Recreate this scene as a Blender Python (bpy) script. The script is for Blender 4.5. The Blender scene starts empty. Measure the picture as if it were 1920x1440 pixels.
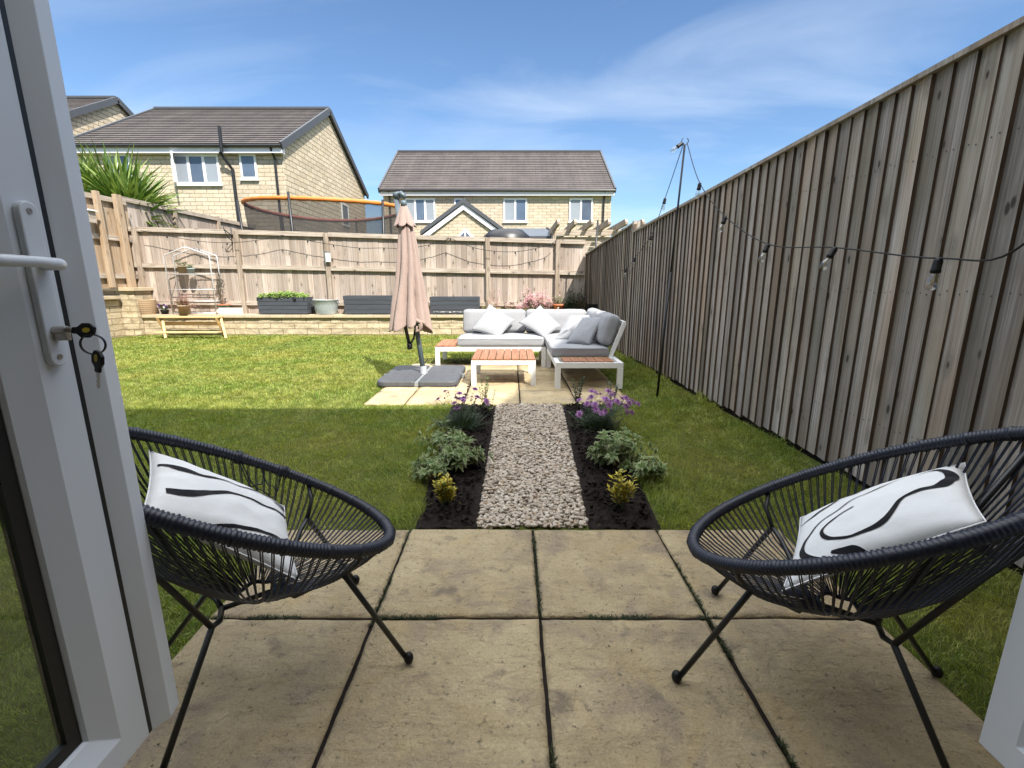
import bpy, math, random
import numpy as np
from mathutils import Vector, Matrix, noise
random.seed(7); rng = np.random.default_rng(7)
R = math.radians
S = bpy.context.scene
COL = S.collection
# ------------------------------------------------------------------ camera
FPX, PITCH, CH = 870.0, R(12.4), 1.17
cd = bpy.data.cameras.new('camera'); cam = bpy.data.objects.new('camera', cd); COL.objects.link(cam)
cam.location = (0, 0, CH); cam.rotation_euler = (R(90) - PITCH, 0, 0)
cd.sensor_width = 36; cd.lens = 36 * FPX / 1920; cd.clip_start = .02; cd.clip_end = 900
S.camera = cam
cP, sP = math.cos(PITCH), math.sin(PITCH)
def ray(u, v):
    a, b = (u - 960) / FPX, (720 - v) / FPX
    return Vector((a, cP + b * sP, -sP + b * cP))
def P(u, v, Y):                      # point seen at pixel (u,v) of the photo at world depth Y
    d = ray(u, v); return Vector((0, 0, CH)) + d * (Y / d.y)
def G(u, v, z=0.0):
    d = ray(u, v); return Vector((0, 0, CH)) + d * ((z - CH) / d.z)
# ------------------------------------------------------------------ mesh builder
class MB:
    def __init__(s): s.v = []; s.f = []; s.m = []
    def add(s, vs, fs, mi=0):
        o = len(s.v); s.v.extend([tuple(p) for p in vs]); s.f.extend([tuple(i + o for i in q) for q in fs]); s.m.extend([mi] * len(fs)); return s
    def box(s, lo, hi, mi=0, M=None):
        x0, y0, z0 = lo; x1, y1, z1 = hi
        vs = [Vector(p) for p in ((x0,y0,z0),(x1,y0,z0),(x1,y1,z0),(x0,y1,z0),(x0,y0,z1),(x1,y0,z1),(x1,y1,z1),(x0,y1,z1))]
        if M: vs = [M @ p for p in vs]
        return s.add(vs, [(0,3,2,1),(4,5,6,7),(0,1,5,4),(1,2,6,5),(2,3,7,6),(3,0,4,7)], mi)
    def bar(s, a, b, w, h, up=(0,0,1), mi=0):       # box from a to b, w sideways, h along up
        a, b = Vector(a), Vector(b); d = (b - a).normalized(); side = d.cross(Vector(up))
        if side.length < 1e-4: side = d.cross(Vector((0,1,0)))
        side.normalize(); u = side.cross(d)
        vs = [p + side * (i * w / 2) + u * (j * h / 2) for p in (a, b) for i, j in ((-1,-1),(1,-1),(1,1),(-1,1))]
        return s.add(vs, [(0,3,2,1)[::-1],(4,5,6,7)[::-1],(0,1,5,4)[::-1],(1,2,6,5)[::-1],(2,3,7,6)[::-1],(3,0,4,7)[::-1]], mi)
    def tube(s, pts, r, n=8, closed=False, mi=0, cap=True):
        pts = [Vector(p) for p in pts]; k = len(pts); rs = r if hasattr(r, '__len__') else [r] * k
        nrm = None; o = len(s.v); rings = []
        for i, p in enumerate(pts):
            if closed: t = pts[(i + 1) % k] - pts[i - 1]
            else: t = pts[min(i + 1, k - 1)] - pts[max(i - 1, 0)]
            if t.length < 1e-9: t = Vector((0, 0, 1))
            t.normalize()
            if nrm is None:
                nrm = t.orthogonal().normalized() if abs(t.z) > .9 else t.cross(Vector((0, 0, 1))).normalized()
            nrm = (nrm - t * nrm.dot(t)).normalized(); b = t.cross(nrm)
            rings.append([p + (nrm * math.cos(a) + b * math.sin(a)) * rs[i] for a in [2 * math.pi * j / n for j in range(n)]])
        vs = [q for rr in rings for q in rr]; fs = []
        for i in range(k if closed else k - 1):
            a, b = i * n, ((i + 1) % k) * n
            for j in range(n): fs.append((a + j, a + (j + 1) % n, b + (j + 1) % n, b + j))
        if not closed and cap: fs += [tuple(range(n))[::-1], tuple(range((k - 1) * n, k * n))]
        return s.add(vs, fs, mi)
    def lathe(s, prof, c=(0,0,0), n=20, mi=0, ax=None):    # prof: (r, z)
        c = Vector(c); vs = []; fs = []; k = len(prof)
        for r, z in prof:
            for j in range(n):
                a = 2 * math.pi * j / n; p = Vector((r * math.cos(a), r * math.sin(a), z))
                if ax: p = ax @ p
                vs.append(c + p)
        for i in range(k - 1):
            for j in range(n): fs.append((i*n+j, i*n+(j+1)%n, (i+1)*n+(j+1)%n, (i+1)*n+j))
        if prof[0][0] > 1e-6: fs.append(tuple(range(n))[::-1])
        if prof[-1][0] > 1e-6: fs.append(tuple(range((k-1)*n, k*n)))
        return s.add(vs, fs, mi)
    def prism(s, poly, off, mi=0):                       # polygon (3D points) extruded by off
        n = len(poly); off = Vector(off); poly = [Vector(p) for p in poly]
        return s.add(poly + [p + off for p in poly], [tuple(range(n))[::-1], tuple(range(n, 2*n))] + [(i, (i+1)%n, (i+1)%n+n, i+n) for i in range(n)], mi)
    def grid(s, fn, nu, nv, mi=0, cu=False):
        vs = [fn(i / nu, j / nv) for j in range(nv + 1) for i in range(nu + 1)]; w = nu + 1
        return s.add(vs, [(j*w+i, j*w+i+1, (j+1)*w+i+1, (j+1)*w+i) for j in range(nv) for i in range(nu)], mi)
    def leaf(s, base, d, L, W, nrm=(0,0,1), bend=.2, mi=0):
        d = Vector(d).normalized(); n = Vector(nrm); n = n - d * n.dot(d)
        if n.length < 1e-3: n = d.orthogonal()
        n.normalize(); sd = d.cross(n); b = Vector(base)
        m1 = b + d * L * .45 ; t = b + d * L - n * L * bend
        return s.add([b, m1 + sd * W / 2 + n * W * .12, t, m1 - sd * W / 2 + n * W * .12, m1], [(0, 1, 4), (1, 2, 4), (0, 4, 3), (4, 2, 3)], mi)
    def build(s, name, mat, parent=None, smooth=False, bevel=0):
        loc = parent.location if parent is not None and parent.parent is None else (Vector((0,0,0)) if parent is None else parent['_o'])
        loc = Vector(loc)
        me = bpy.data.meshes.new(name)
        me.from_pydata([(p[0]-loc[0], p[1]-loc[1], p[2]-loc[2]) for p in s.v], [], s.f)
        finish(me, mat, s.m, loc, smooth)
        o = bpy.data.objects.new(name, me); COL.objects.link(o)
        if parent is not None: o.parent = parent
        o['_o'] = tuple(loc)
        if bevel:
            b = o.modifiers.new('b', 'BEVEL'); b.width = bevel; b.segments = 2; b.limit_method = 'ANGLE'; b.angle_limit = R(40)
        return o
def finish(me, mat, mids=None, loc=(0,0,0), smooth=False):
    for m in (mat if isinstance(mat, (list, tuple)) else [mat]): me.materials.append(m)
    n = len(me.polygons)
    if mids is not None and any(mids): me.polygons.foreach_set('material_index', np.array(mids, np.int32))
    if smooth: me.polygons.foreach_set('use_smooth', np.ones(n, bool))
    co = np.empty(len(me.vertices) * 3, np.float32); me.vertices.foreach_get('co', co); co = co.reshape(-1, 3) + np.array(loc, np.float32)
    nr = np.empty(n * 3, np.float32); me.polygons.foreach_get('normal', nr); ax = np.abs(nr.reshape(-1, 3)).argmax(1)
    lt = np.empty(n, np.int32); me.polygons.foreach_get('loop_total', lt)
    lv = np.empty(len(me.loops), np.int32); me.loops.foreach_get('vertex_index', lv)
    a = np.repeat(ax, lt); c = co[lv]
    uv = np.where((a == 0)[:, None], c[:, [1, 2]], np.where((a == 1)[:, None], c[:, [0, 2]], c[:, [0, 1]]))
    l = me.uv_layers.new(name='UVMap'); l.data.foreach_set('uv', uv.astype(np.float32).ravel())
    me.update()
def np_mesh(name, V, F, mat, kind=None, smooth=False, parent=None):
    """V (n,3), F (m,k) numpy"""
    me = bpy.data.meshes.new(name); m, k = F.shape
    me.vertices.add(len(V)); me.vertices.foreach_set('co', V.astype(np.float32).ravel())
    me.loops.add(m * k); me.loops.foreach_set('vertex_index', F.astype(np.int32).ravel())
    me.polygons.add(m); me.polygons.foreach_set('loop_start', (np.arange(m) * k).astype(np.int32))
    me.update(calc_edges=True)
    for q in (mat if isinstance(mat, (list, tuple)) else [mat]): me.materials.append(q)
    if smooth: me.polygons.foreach_set('use_smooth', np.ones(m, bool))
    o = bpy.data.objects.new(name, me); COL.objects.link(o)
    if kind: o['kind'] = kind
    if parent is not None: o.parent = parent
    return o
def thing(name, label, cat, loc, group=None):
    o = bpy.data.objects.new(name, None); COL.objects.link(o); o.location = loc; o.empty_display_size = .1
    return tag(o, label, cat, group)
def tag(o, label, cat, group=None):
    o['label'] = label; o['category'] = cat
    if group: o['group'] = group
    return o
def struct(o, kind='structure'): o['kind'] = kind; return o
# ------------------------------------------------------------------ materials
class NT:
    def __init__(s, name):
        s.m = bpy.data.materials.new(name); s.m.use_nodes = True; s.t = s.m.node_tree; s.t.nodes.clear()
        s.out = s.n('ShaderNodeOutputMaterial')
    def n(s, typ, **kw):
        x = s.t.nodes.new(typ)
        for k, v in kw.items():
            if k.startswith('i_'):
                key = k[2:].replace('_', ' ')
                x.inputs[key].default_value = v
            else: setattr(x, k, v)
        return x
    def l(s, a, b): s.t.links.new(a, b)
    def noise(s, vec, scale, detail=4, rough=.6, dist=0):
        x = s.n('ShaderNodeTexNoise', i_Scale=scale, i_Detail=detail, i_Roughness=rough, i_Distortion=dist)
        if vec is not None: s.l(vec, x.inputs['Vector'])
        return x.outputs['Fac']
    def ramp(s, fac, stops, interp='LINEAR'):
        x = s.n('ShaderNodeValToRGB'); x.color_ramp.interpolation = interp; e = x.color_ramp.elements
        while len(e) < len(stops): e.new(.5)
        for q, (p, c) in zip(e, stops): q.position = p; q.color = (*c, 1) if hasattr(c, '__len__') else (c, c, c, 1)
        s.l(fac, x.inputs['Fac']); return x.outputs['Color']
    def mix(s, fac, a, b, bt='MIX'):
        x = s.n('ShaderNodeMix', data_type='RGBA', blend_type=bt)
        for v, k in ((fac, 0), (a, 6), (b, 7)):
            if hasattr(v, 'is_linked'): s.l(v, x.inputs[k])
            else: x.inputs[k].default_value = v if k == 0 else ((*v, 1) if len(v) == 3 else v)
        return x.outputs[2]
    def math(s, op, a, b=0.0):
        x = s.n('ShaderNodeMath', operation=op)
        for v, k in ((a, 0), (b, 1)):
            if hasattr(v, 'is_linked'): s.l(v, x.inputs[k])
            else: x.inputs[k].default_value = v
        return x.outputs[0]
    def coord(s, kind='Object'):
        return s.n('ShaderNodeNewGeometry').outputs['Position'] if kind == 'World' else s.n('ShaderNodeTexCoord').outputs[kind]
    def mapping(s, vec, scale=(1,1,1), loc=None, rot=None):
        x = s.n('ShaderNodeMapping'); s.l(vec, x.inputs['Vector']); x.inputs['Scale'].default_value = scale
        if rot: x.inputs['Rotation'].default_value = rot
        if loc is not None: s.l(loc, x.inputs['Location'])
        return x.outputs[0]
    def bump(s, h, strength=.3, dist=.01, prev=None):
        x = s.n('ShaderNodeBump', i_Strength=strength, i_Distance=dist); s.l(h, x.inputs['Height'])
        if prev: s.l(prev, x.inputs['Normal'])
        return x.outputs[0]
    def bsdf(s, col, rough=.6, normal=None, metal=0, spec=.5, **kw):
        x = s.n('ShaderNodeBsdfPrincipled', i_Metallic=metal); x.inputs['Specular IOR Level'].default_value = spec
        for v, k in ((col, 'Base Color'), (rough, 'Roughness')):
            if hasattr(v, 'is_linked'): s.l(v, x.inputs[k])
            else: x.inputs[k].default_value = v if k == 'Roughness' else (*v, 1)
        if normal: s.l(normal, x.inputs['Normal'])
        for k, v in kw.items(): x.inputs[k.replace('_', ' ')].default_value = v
        s.l(x.outputs[0], s.out.inputs['Surface']); return x
def sc(c, k): return tuple(min(1, q * k) for q in c)
def plain(name, col, rough=.5, var=.12, scale=12, bump=.1, bscale=150, metal=0, spec=.5, rand=0):
    t = NT(name); v = t.coord('World')
    f = t.noise(v, scale); c = t.mix(f, sc(col, 1 - var * 1.6), sc(col, 1 + var * 1.6))
    if rand:
        r = t.n('ShaderNodeNewGeometry').outputs['Random Per Island']
        c = t.mix(1.0, c, t.ramp(r, [(0, 1 - rand), (1, 1 + rand)]), 'MULTIPLY')
    nb = t.bump(t.noise(v, bscale, 3), bump, .004) if bump else None
    t.bsdf(c, rough, nb, metal, spec); return t.m
def wood(name, c1, c2, c3, axis=1, fine=55, rough=.75, knots=True, bump=.5, rand=.25, along=1.6, green=None, warm=None):
    t = NT(name); uv = t.coord('UV'); rnd = t.n('ShaderNodeNewGeometry').outputs['Random Per Island']
    off = t.n('ShaderNodeCombineXYZ'); t.l(t.math('MULTIPLY', rnd, 37.0), off.inputs[0]); t.l(t.math('MULTIPLY', rnd, 91.0), off.inputs[1])
    scl = (fine, along, 1) if axis == 1 else (along, fine, 1)
    v = t.mapping(uv, scl, off.outputs[0])
    v2 = t.mapping(uv, (6, 1.2, 1) if axis == 1 else (1.2, 6, 1), off.outputs[0])
    g = t.noise(v, 1, 6, .68, .12); b = t.noise(v2, 1, 4)
    col = t.mix(t.ramp(b, [(.35, 0), (.68, 1)]), c1, c2)
    col = t.mix(t.ramp(g, [(.38, 0.85), (.58, 0)]), col, c3)
    if warm:
        col = t.mix(t.math('MULTIPLY', t.ramp(t.noise(t.mapping(uv, (3.5, .55, 1), off.outputs[0]), 1, 3), [(.42, 0), (.70, 1)]), .75), col, warm)
    if green:
        col = t.mix(t.math('MULTIPLY', t.ramp(t.noise(t.mapping(uv, (1.5, .8, 1), off.outputs[0]), 1), [(.5, 0), (.75, 1)]), .6), col, green)
    if rand: col = t.mix(1.0, col, t.ramp(rnd, [(0, 1 - rand), (.5, 1), (1, 1 + rand)]), 'MULTIPLY')
    h = g
    if knots:
        vo = t.n('ShaderNodeTexVoronoi', i_Scale=1.0); t.l(t.mapping(uv, (10, 4.6, 1) if axis == 1 else (4.6, 10, 1), off.outputs[0]), vo.inputs['Vector'])
        sp = t.n('ShaderNodeSeparateColor'); t.l(vo.outputs['Color'], sp.inputs[0]); gate = t.ramp(sp.outputs[0], [(.55, 0), (.58, 1)])
        k = t.mix(1.0, t.ramp(vo.outputs['Distance'], [(.09, 1), (.16, 0)]), gate, 'MULTIPLY')
        ring = t.mix(1.0, t.ramp(vo.outputs['Distance'], [(.13, 0), (.18, .7), (.42, 0)]), gate, 'MULTIPLY')
        col = t.mix(ring, col, sc(c2, .62)); col = t.mix(k, col, sc(c3, .32))
    t.bsdf(col, rough, t.bump(h, bump, .004), 0, .25); return t.m
def stone(name, base, mortar, bw=.42, bh=.145, warm=(.5,.39,.25), bump=.8, ms=.008):
    t = NT(name); uv = t.coord('UV')
    wob = t.mix(.02, uv, t.n('ShaderNodeTexNoise', i_Scale=3.0).outputs['Color']); 
    nz = t.n('ShaderNodeTexNoise', i_Scale=5.0); t.l(uv, nz.inputs['Vector'])
    wob = t.mix(.012, uv, nz.outputs['Color'], 'ADD')
    b = t.n('ShaderNodeTexBrick', offset=.5, squash=1.0); t.l(wob, b.inputs['Vector'])
    for k, x in (('Scale', 1.0), ('Brick Width', bw), ('Row Height', bh), ('Mortar Size', ms), ('Mortar Smooth', .3), ('Bias', 0.0)): b.inputs[k].default_value = x
    b.inputs['Color1'].default_value = (*sc(base, .86), 1); b.inputs['Color2'].default_value = (*sc(base, 1.12), 1); b.inputs['Mortar'].default_value = (*mortar, 1)
    f = t.noise(uv, 2.2, 5); c = t.mix(t.ramp(f, [(.45, 0), (.75, .55)]), b.outputs['Color'], warm)
    f2 = t.noise(uv, 17, 5, .7); c = t.mix(1.0, c, t.ramp(f2, [(.25, .72), (.7, 1.12)]), 'MULTIPLY')
    inv = t.math('SUBTRACT', 1.0, b.outputs['Fac'])
    h = t.math('ADD', t.math('MULTIPLY', inv, .7), t.math('MULTIPLY', t.noise(uv, 9, 6, .7), .9))
    t.bsdf(c, .85, t.bump(h, bump, .03), 0, .2); return t.m
def fabric(name, col, rough=.9, var=.06, scale=900, bump=.15):
    t = NT(name); v = t.coord('World'); c = t.mix(t.noise(v, 7), sc(col, 1 - var), sc(col, 1 + var))
    c = t.mix(1.0, c, t.ramp(t.noise(v, scale, 2), [(.3, .86), (.7, 1.1)]), 'MULTIPLY')
    nb = t.bump(t.noise(v, scale * .7, 2), bump, .002); nb = t.bump(t.noise(v, 14, 3), .25, .015, nb)
    x = t.bsdf(c, rough, nb, 0, .1); x.inputs['Sheen Weight'].default_value = .15; return t.m
def foliage(name, cols, trans=.3, rough=.55, patch=6, spec=.35):
    t = NT(name); r = t.n('ShaderNodeNewGeometry').outputs['Random Per Island']; v = t.coord('World')
    n = len(cols); c = t.ramp(r, [(i / max(1, n - 1), q) for i, q in enumerate(cols)])
    c = t.mix(1.0, c, t.ramp(t.noise(v, patch), [(.3, .8), (.7, 1.15)]), 'MULTIPLY')
    b = t.bsdf(c, rough, None, 0, spec)
    tr = t.n('ShaderNodeBsdfTranslucent'); t.l(t.mix(1.0, c, (1.0, 1.0, .55), 'MULTIPLY'), tr.inputs['Color'])
    mx = t.n('ShaderNodeMixShader'); mx.inputs[0].default_value = trans
    t.l(b.outputs[0], mx.inputs[1]); t.l(tr.outputs[0], mx.inputs[2]); t.l(mx.outputs[0], t.out.inputs['Surface']); return t.m
def glassy(name, tint=(.9,.93,.93), refl=.12, rough=.02, base=None, bmix=0):
    t = NT(name); tr = t.n('ShaderNodeBsdfTransparent'); tr.inputs[0].default_value = (*tint, 1)
    gl = t.n('ShaderNodeBsdfGlossy'); gl.inputs['Roughness'].default_value = rough
    lw = t.n('ShaderNodeLayerWeight', i_Blend=.5)
    mx = t.n('ShaderNodeMixShader'); t.l(t.math('ADD', t.math('MULTIPLY', t.math('POWER', lw.outputs['Facing'], 4.0), .8), .03 + refl), mx.inputs[0])
    t.l(tr.outputs[0], mx.inputs[1]); t.l(gl.outputs[0], mx.inputs[2]); t.l(mx.outputs[0], t.out.inputs['Surface']); return t.m
def net_mat(name, col, hole, sx=70):
    t = NT(name); tr = t.n('ShaderNodeBsdfTransparent'); b = t.bsdf(col, .8)
    mx = t.n('ShaderNodeMixShader'); mx.inputs[0].default_value = hole
    t.l(b.outputs[0], mx.inputs[1]); t.l(tr.outputs[0], mx.inputs[2]); t.l(mx.outputs[0], t.out.inputs['Surface']); return t.m

M = {}
M['upvc'] = plain('white_upvc', (.70,.735,.785), .35, .02, 3, .06, 700)
M['upvc_far'] = plain('white_window_plastic', (.80,.80,.78), .4, .02, 5, 0)
M['gasket'] = plain('black_rubber', (.008,.008,.009), .5, .1, 20, 0)
M['chrome'] = plain('brushed_nickel', (.55,.5,.45), .32, .06, 60, .05, 400, 1)
M['blackplastic'] = plain('black_plastic', (.006,.006,.007), .45, .1, 30, .05, 300, 0, .3)
M['yellow'] = plain('yellow_inlay', (.55,.42,.03), .5, .1, 50, 0)
M['glass'] = glassy('door_glass', (.72,.78,.76), .03)
M['cord'] = plain('navy_black_cord', (.012,.015,.028), .42, .15, 40, .1, 500)
M['blackmetal'] = plain('black_powder_coat', (.010,.011,.013), .4, .15, 40, .1, 400)
M['greymetal'] = plain('grey_steel', (.30,.32,.33), .4, .08, 30, .05, 200, .3)
M['whitemetal'] = plain('white_powder_coat', (.80,.80,.79), .4, .03, 20, .03, 200)
M['umbpole'] = plain('blue_grey_pole', (.10,.13,.15), .38, .1, 20, .05, 200)
M['umbbase'] = plain('grey_resin_slab', (.070,.074,.082), .6, .3, 14, .4, 120)
M['canopy'] = fabric('blush_canopy_cloth', (.335,.255,.225), .85, .05, 1200, .1)
M['sofa'] = fabric('pale_grey_fabric', (.295,.30,.315), .9, .04, 1000, .12)
M['teak'] = wood('orange_teak', (.40,.20,.115), (.32,.15,.08), (.20,.09,.05), 1, 60, .5, False, .25, .2, 2.5)
M['pine'] = wood('fresh_pine', (.68,.50,.26), (.60,.42,.20), (.48,.30,.13), 0, 40, .6, True, .2, .12)
M['fence'] = wood('weathered_side_boards', (.47,.44,.415), (.33,.285,.245), (.17,.145,.125), 1, 70, .8, True, .7, .34, .8, (.19,.20,.145), (.33,.24,.165))
M['fenceedge'] = wood('shaded_brown_edge', (.14,.098,.07), (.11,.075,.052), (.06,.042,.03), 1, 40, .85, False, .4, .2)  # dark brown carries the shade and dirt on the thick board edges
M['backboards'] = wood('sunlit_fence_boards', (.47,.41,.36), (.41,.33,.27), (.28,.215,.17), 1, 60, .8, True, .5, .24, .7)
M['railwood'] = wood('weathered_rail', (.52,.46,.39), (.43,.36,.29), (.22,.17,.13), 0, 38, .8, True, .5, .15)
M['postwood'] = wood('weathered_post', (.47,.40,.32), (.33,.26,.20), (.2,.15,.11), 1, 38, .8, True, .5, .15)
M['newwood'] = wood('newer_honey_timber', (.47,.38,.285), (.41,.315,.22), (.33,.21,.11), 1, 36, .75, True, .4, .15)
M['greypaint'] = wood('dark_grey_paint', (.075,.083,.098), (.06,.067,.08), (.05,.055,.066), 0, 30, .6, False, .3, .12)
M['stone'] = stone('cream_house_stone', (.58,.495,.375), (.27,.22,.155), .46, .15, ms=.010)
M['gable'] = stone('cream_gable_stone', (.57,.485,.365), (.22,.18,.13), .6, .2, (.48,.38,.24), .8, .016)
M['wallstone'] = stone('buff_garden_wall_stone', (.53,.44,.30), (.27,.21,.14), .55, .13, (.50,.385,.22), 1.0, .009)
M['coping'] = plain('buff_coping', (.50,.41,.28), .85, .18, 5, .4, 60, 0, .2, .14)
M['lead'] = plain('dark_slate_trim', (.065,.07,.08), .6, .12, 8, .2, 60)
M['fascia'] = plain('white_fascia', (.78,.76,.80), .4, .03, 4, 0)
M['gutter'] = plain('black_gutter', (.014,.014,.016), .4, .1, 8, 0)
M['wglass'] = plain('window_pane', (.09,.12,.17), .06, .3, 1.2, 0, 10, 0, .8)
M['blind'] = plain('pale_blind', (.27,.30,.34), .5, .06, 3, 0)
M['terracotta'] = plain('terracotta', (.50,.15,.06), .7, .12, 20, .2, 90)
M['tanpot'] = plain('tan_clay', (.34,.26,.17), .7, .1, 20, .2, 90)
M['bluepot'] = plain('pale_blue_glaze', (.33,.42,.44), .4, .08, 20, .1, 90)
M['tealpot'] = plain('teal_glaze', (.12,.27,.25), .4, .08, 20, .1, 90)
M['whitepot'] = plain('white_pot', (.75,.74,.70), .5, .05, 20, .1, 90)
M['zinc'] = plain('galvanised_zinc', (.40,.44,.45), .5, .22, 22, .15, 90, .35)
M['wicker'] = plain('pale_wicker', (.46,.34,.21), .8, .15, 60, .3, 200)
M['soilmat'] = plain('dark_compost', (.018,.014,.012), .95, .5, 30, .9, 120, 0, .1)
M['signwood'] = plain('whitewashed_board', (.60,.55,.48), .8, .1, 30, .2, 90)
M['orange'] = plain('orange_padding', (.60,.185,.03), .6, .12, 6, .1, 80)
M['maroon'] = plain('shaded_orange_padding', (.22,.06,.04), .7, .1, 6, .1, 80)  # inner side of the orange padding, shade and net dimming put into the colour
M['net'] = net_mat('black_safety_net', (.03,.028,.028), .36)
M['bulb'] = glassy('clear_bulb_glass', (.93,.93,.91), .10, .03)
M['filament'] = plain('amber_filament', (.55,.38,.12), .5, .1, 20, 0)
M['leaf_lettuce'] = foliage('bright_salad_leaves', [(.10,.22,.03),(.22,.36,.06),(.32,.42,.10)], .3)
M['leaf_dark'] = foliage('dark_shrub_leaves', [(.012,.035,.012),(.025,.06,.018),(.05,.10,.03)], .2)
M['leaf_mid'] = foliage('mid_green_leaves', [(.05,.11,.03),(.09,.17,.05),(.14,.22,.07)], .3)
M['leaf_grey'] = foliage('grey_green_leaves', [(.05,.085,.05),(.09,.13,.085),(.14,.18,.12)], .25)
M['leaf_cream'] = foliage('cream_leaf_margin', [(.33,.36,.17),(.43,.44,.23),(.52,.51,.32)], .25)
M['leaf_var'] = foliage('variegated_green_centre', [(.055,.115,.025),(.10,.175,.045),(.18,.25,.08)], .25)
M['leaf_yellow'] = foliage('golden_leaves', [(.42,.34,.02),(.58,.46,.04),(.66,.56,.12)], .3)
M['leaf_palm'] = foliage('sword_leaves', [(.045,.10,.018),(.11,.19,.035),(.24,.31,.08)], .25)
M['leaf_dry'] = foliage('yellowing_hedge_leaves', [(.22,.22,.05),(.32,.28,.09),(.18,.2,.06)], .3)
M['petal_purple'] = foliage('mauve_petals', [(.26,.10,.32),(.40,.18,.44),(.52,.28,.54)], .3)
M['petal_dark'] = foliage('dark_purple_petals', [(.06,.02,.10),(.10,.04,.15),(.14,.06,.2)], .3)
M['petal_pink'] = foliage('pink_petals', [(.62,.26,.36),(.72,.38,.46),(.76,.50,.55)], .3)
M['stem'] = plain('green_stem', (.07,.11,.04), .6, .2, 20, 0)
M['stemred'] = plain('reddish_stem', (.22,.13,.07), .6, .2, 20, 0)
M['moss'] = foliage('joint_moss', [(.015,.025,.008),(.03,.045,.012),(.07,.075,.03)], .2)

def grass_mat(name, cols, dry):
    t = NT(name); r = t.n('ShaderNodeNewGeometry').outputs['Random Per Island']; v = t.coord('World')
    c = t.ramp(r, [(i / (len(cols) - 1), q) for i, q in enumerate(cols)])
    p = t.noise(v, 1.1, 4, .6); c = t.mix(t.ramp(p, [(.41, 0), (.69, .7)]), c, dry)
    p2 = t.noise(v, 6, 4, .65); c = t.mix(1.0, c, t.ramp(p2, [(.3, .78), (.7, 1.18)]), 'MULTIPLY'); c = t.mix(1.0, c, t.ramp(t.noise(v, 30, 3), [(.3, .78), (.7, 1.18)]), 'MULTIPLY')
    b = t.bsdf(c, .55, None, 0, .3); tr = t.n('ShaderNodeBsdfTranslucent'); t.l(t.mix(1.0, c, (1, 1, .5), 'MULTIPLY'), tr.inputs['Color'])
    mx = t.n('ShaderNodeMixShader'); mx.inputs[0].default_value = .42
    t.l(b.outputs[0], mx.inputs[1]); t.l(tr.outputs[0], mx.inputs[2]); t.l(mx.outputs[0], t.out.inputs['Surface']); return t.m
M['grass'] = grass_mat('mown_grass', [(.085,.165,.02),(.175,.275,.035),(.30,.365,.065),(.47,.46,.17)], (.46,.42,.11))
def turf():
    t = NT('turf_base'); v = t.coord('World')
    c = t.mix(t.noise(v, 90, 5, .7), (.035,.055,.012), (.14,.16,.04)); c = t.mix(t.ramp(t.noise(v, 1.1, 4, .6), [(.42, 0), (.75, .5)]), c, (.16,.14,.05))
    t.bsdf(c, .9, t.bump(t.noise(v, 120, 4), .8, .02), 0, .1); return t.m
M['turf'] = turf()
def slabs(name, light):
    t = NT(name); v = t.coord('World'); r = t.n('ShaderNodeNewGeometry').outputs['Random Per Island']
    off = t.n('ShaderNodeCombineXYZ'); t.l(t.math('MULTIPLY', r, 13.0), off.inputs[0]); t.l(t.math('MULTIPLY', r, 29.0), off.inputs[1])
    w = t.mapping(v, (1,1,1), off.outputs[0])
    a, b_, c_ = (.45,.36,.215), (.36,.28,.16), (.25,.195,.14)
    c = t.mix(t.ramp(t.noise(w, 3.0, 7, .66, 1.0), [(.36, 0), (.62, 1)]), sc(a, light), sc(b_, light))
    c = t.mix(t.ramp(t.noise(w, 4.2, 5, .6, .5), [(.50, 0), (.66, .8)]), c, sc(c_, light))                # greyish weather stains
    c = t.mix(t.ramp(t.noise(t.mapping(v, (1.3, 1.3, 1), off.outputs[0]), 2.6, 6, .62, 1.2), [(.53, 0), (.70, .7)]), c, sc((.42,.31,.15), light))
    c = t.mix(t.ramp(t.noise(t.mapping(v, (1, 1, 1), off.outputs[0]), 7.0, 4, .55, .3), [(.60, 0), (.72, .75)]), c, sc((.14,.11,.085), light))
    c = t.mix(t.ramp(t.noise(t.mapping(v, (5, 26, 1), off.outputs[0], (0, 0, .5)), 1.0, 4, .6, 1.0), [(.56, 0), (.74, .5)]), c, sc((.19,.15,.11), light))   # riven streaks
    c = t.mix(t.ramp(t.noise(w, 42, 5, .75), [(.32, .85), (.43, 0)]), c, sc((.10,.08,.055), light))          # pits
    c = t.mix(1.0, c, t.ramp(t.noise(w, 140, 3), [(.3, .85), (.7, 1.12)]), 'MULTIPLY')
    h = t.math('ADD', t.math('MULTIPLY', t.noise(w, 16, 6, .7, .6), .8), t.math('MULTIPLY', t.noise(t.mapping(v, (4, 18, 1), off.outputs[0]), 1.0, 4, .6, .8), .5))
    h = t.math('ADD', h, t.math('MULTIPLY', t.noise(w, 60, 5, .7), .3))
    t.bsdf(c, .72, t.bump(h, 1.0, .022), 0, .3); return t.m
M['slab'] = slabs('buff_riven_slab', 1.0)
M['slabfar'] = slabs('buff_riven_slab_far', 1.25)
def pebble():
    t = NT('buff_gravel'); r = t.n('ShaderNodeNewGeometry').outputs['Random Per Island']; v = t.coord('World')
    c = t.ramp(r, [(0, (.27,.215,.165)), (.25, (.44,.365,.28)), (.5, (.54,.465,.375)), (.75, (.37,.30,.235)), (.9, (.58,.53,.46)), (1, (.32,.20,.11))])
    c = t.mix(1.0, c, t.ramp(t.noise(v, 90, 3), [(.3, .75), (.7, 1.15)]), 'MULTIPLY'); t.bsdf(c, .7, t.bump(t.noise(v, 260, 3), .25, .003), 0, .3); return t.m
M['pebble'] = pebble()
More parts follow.
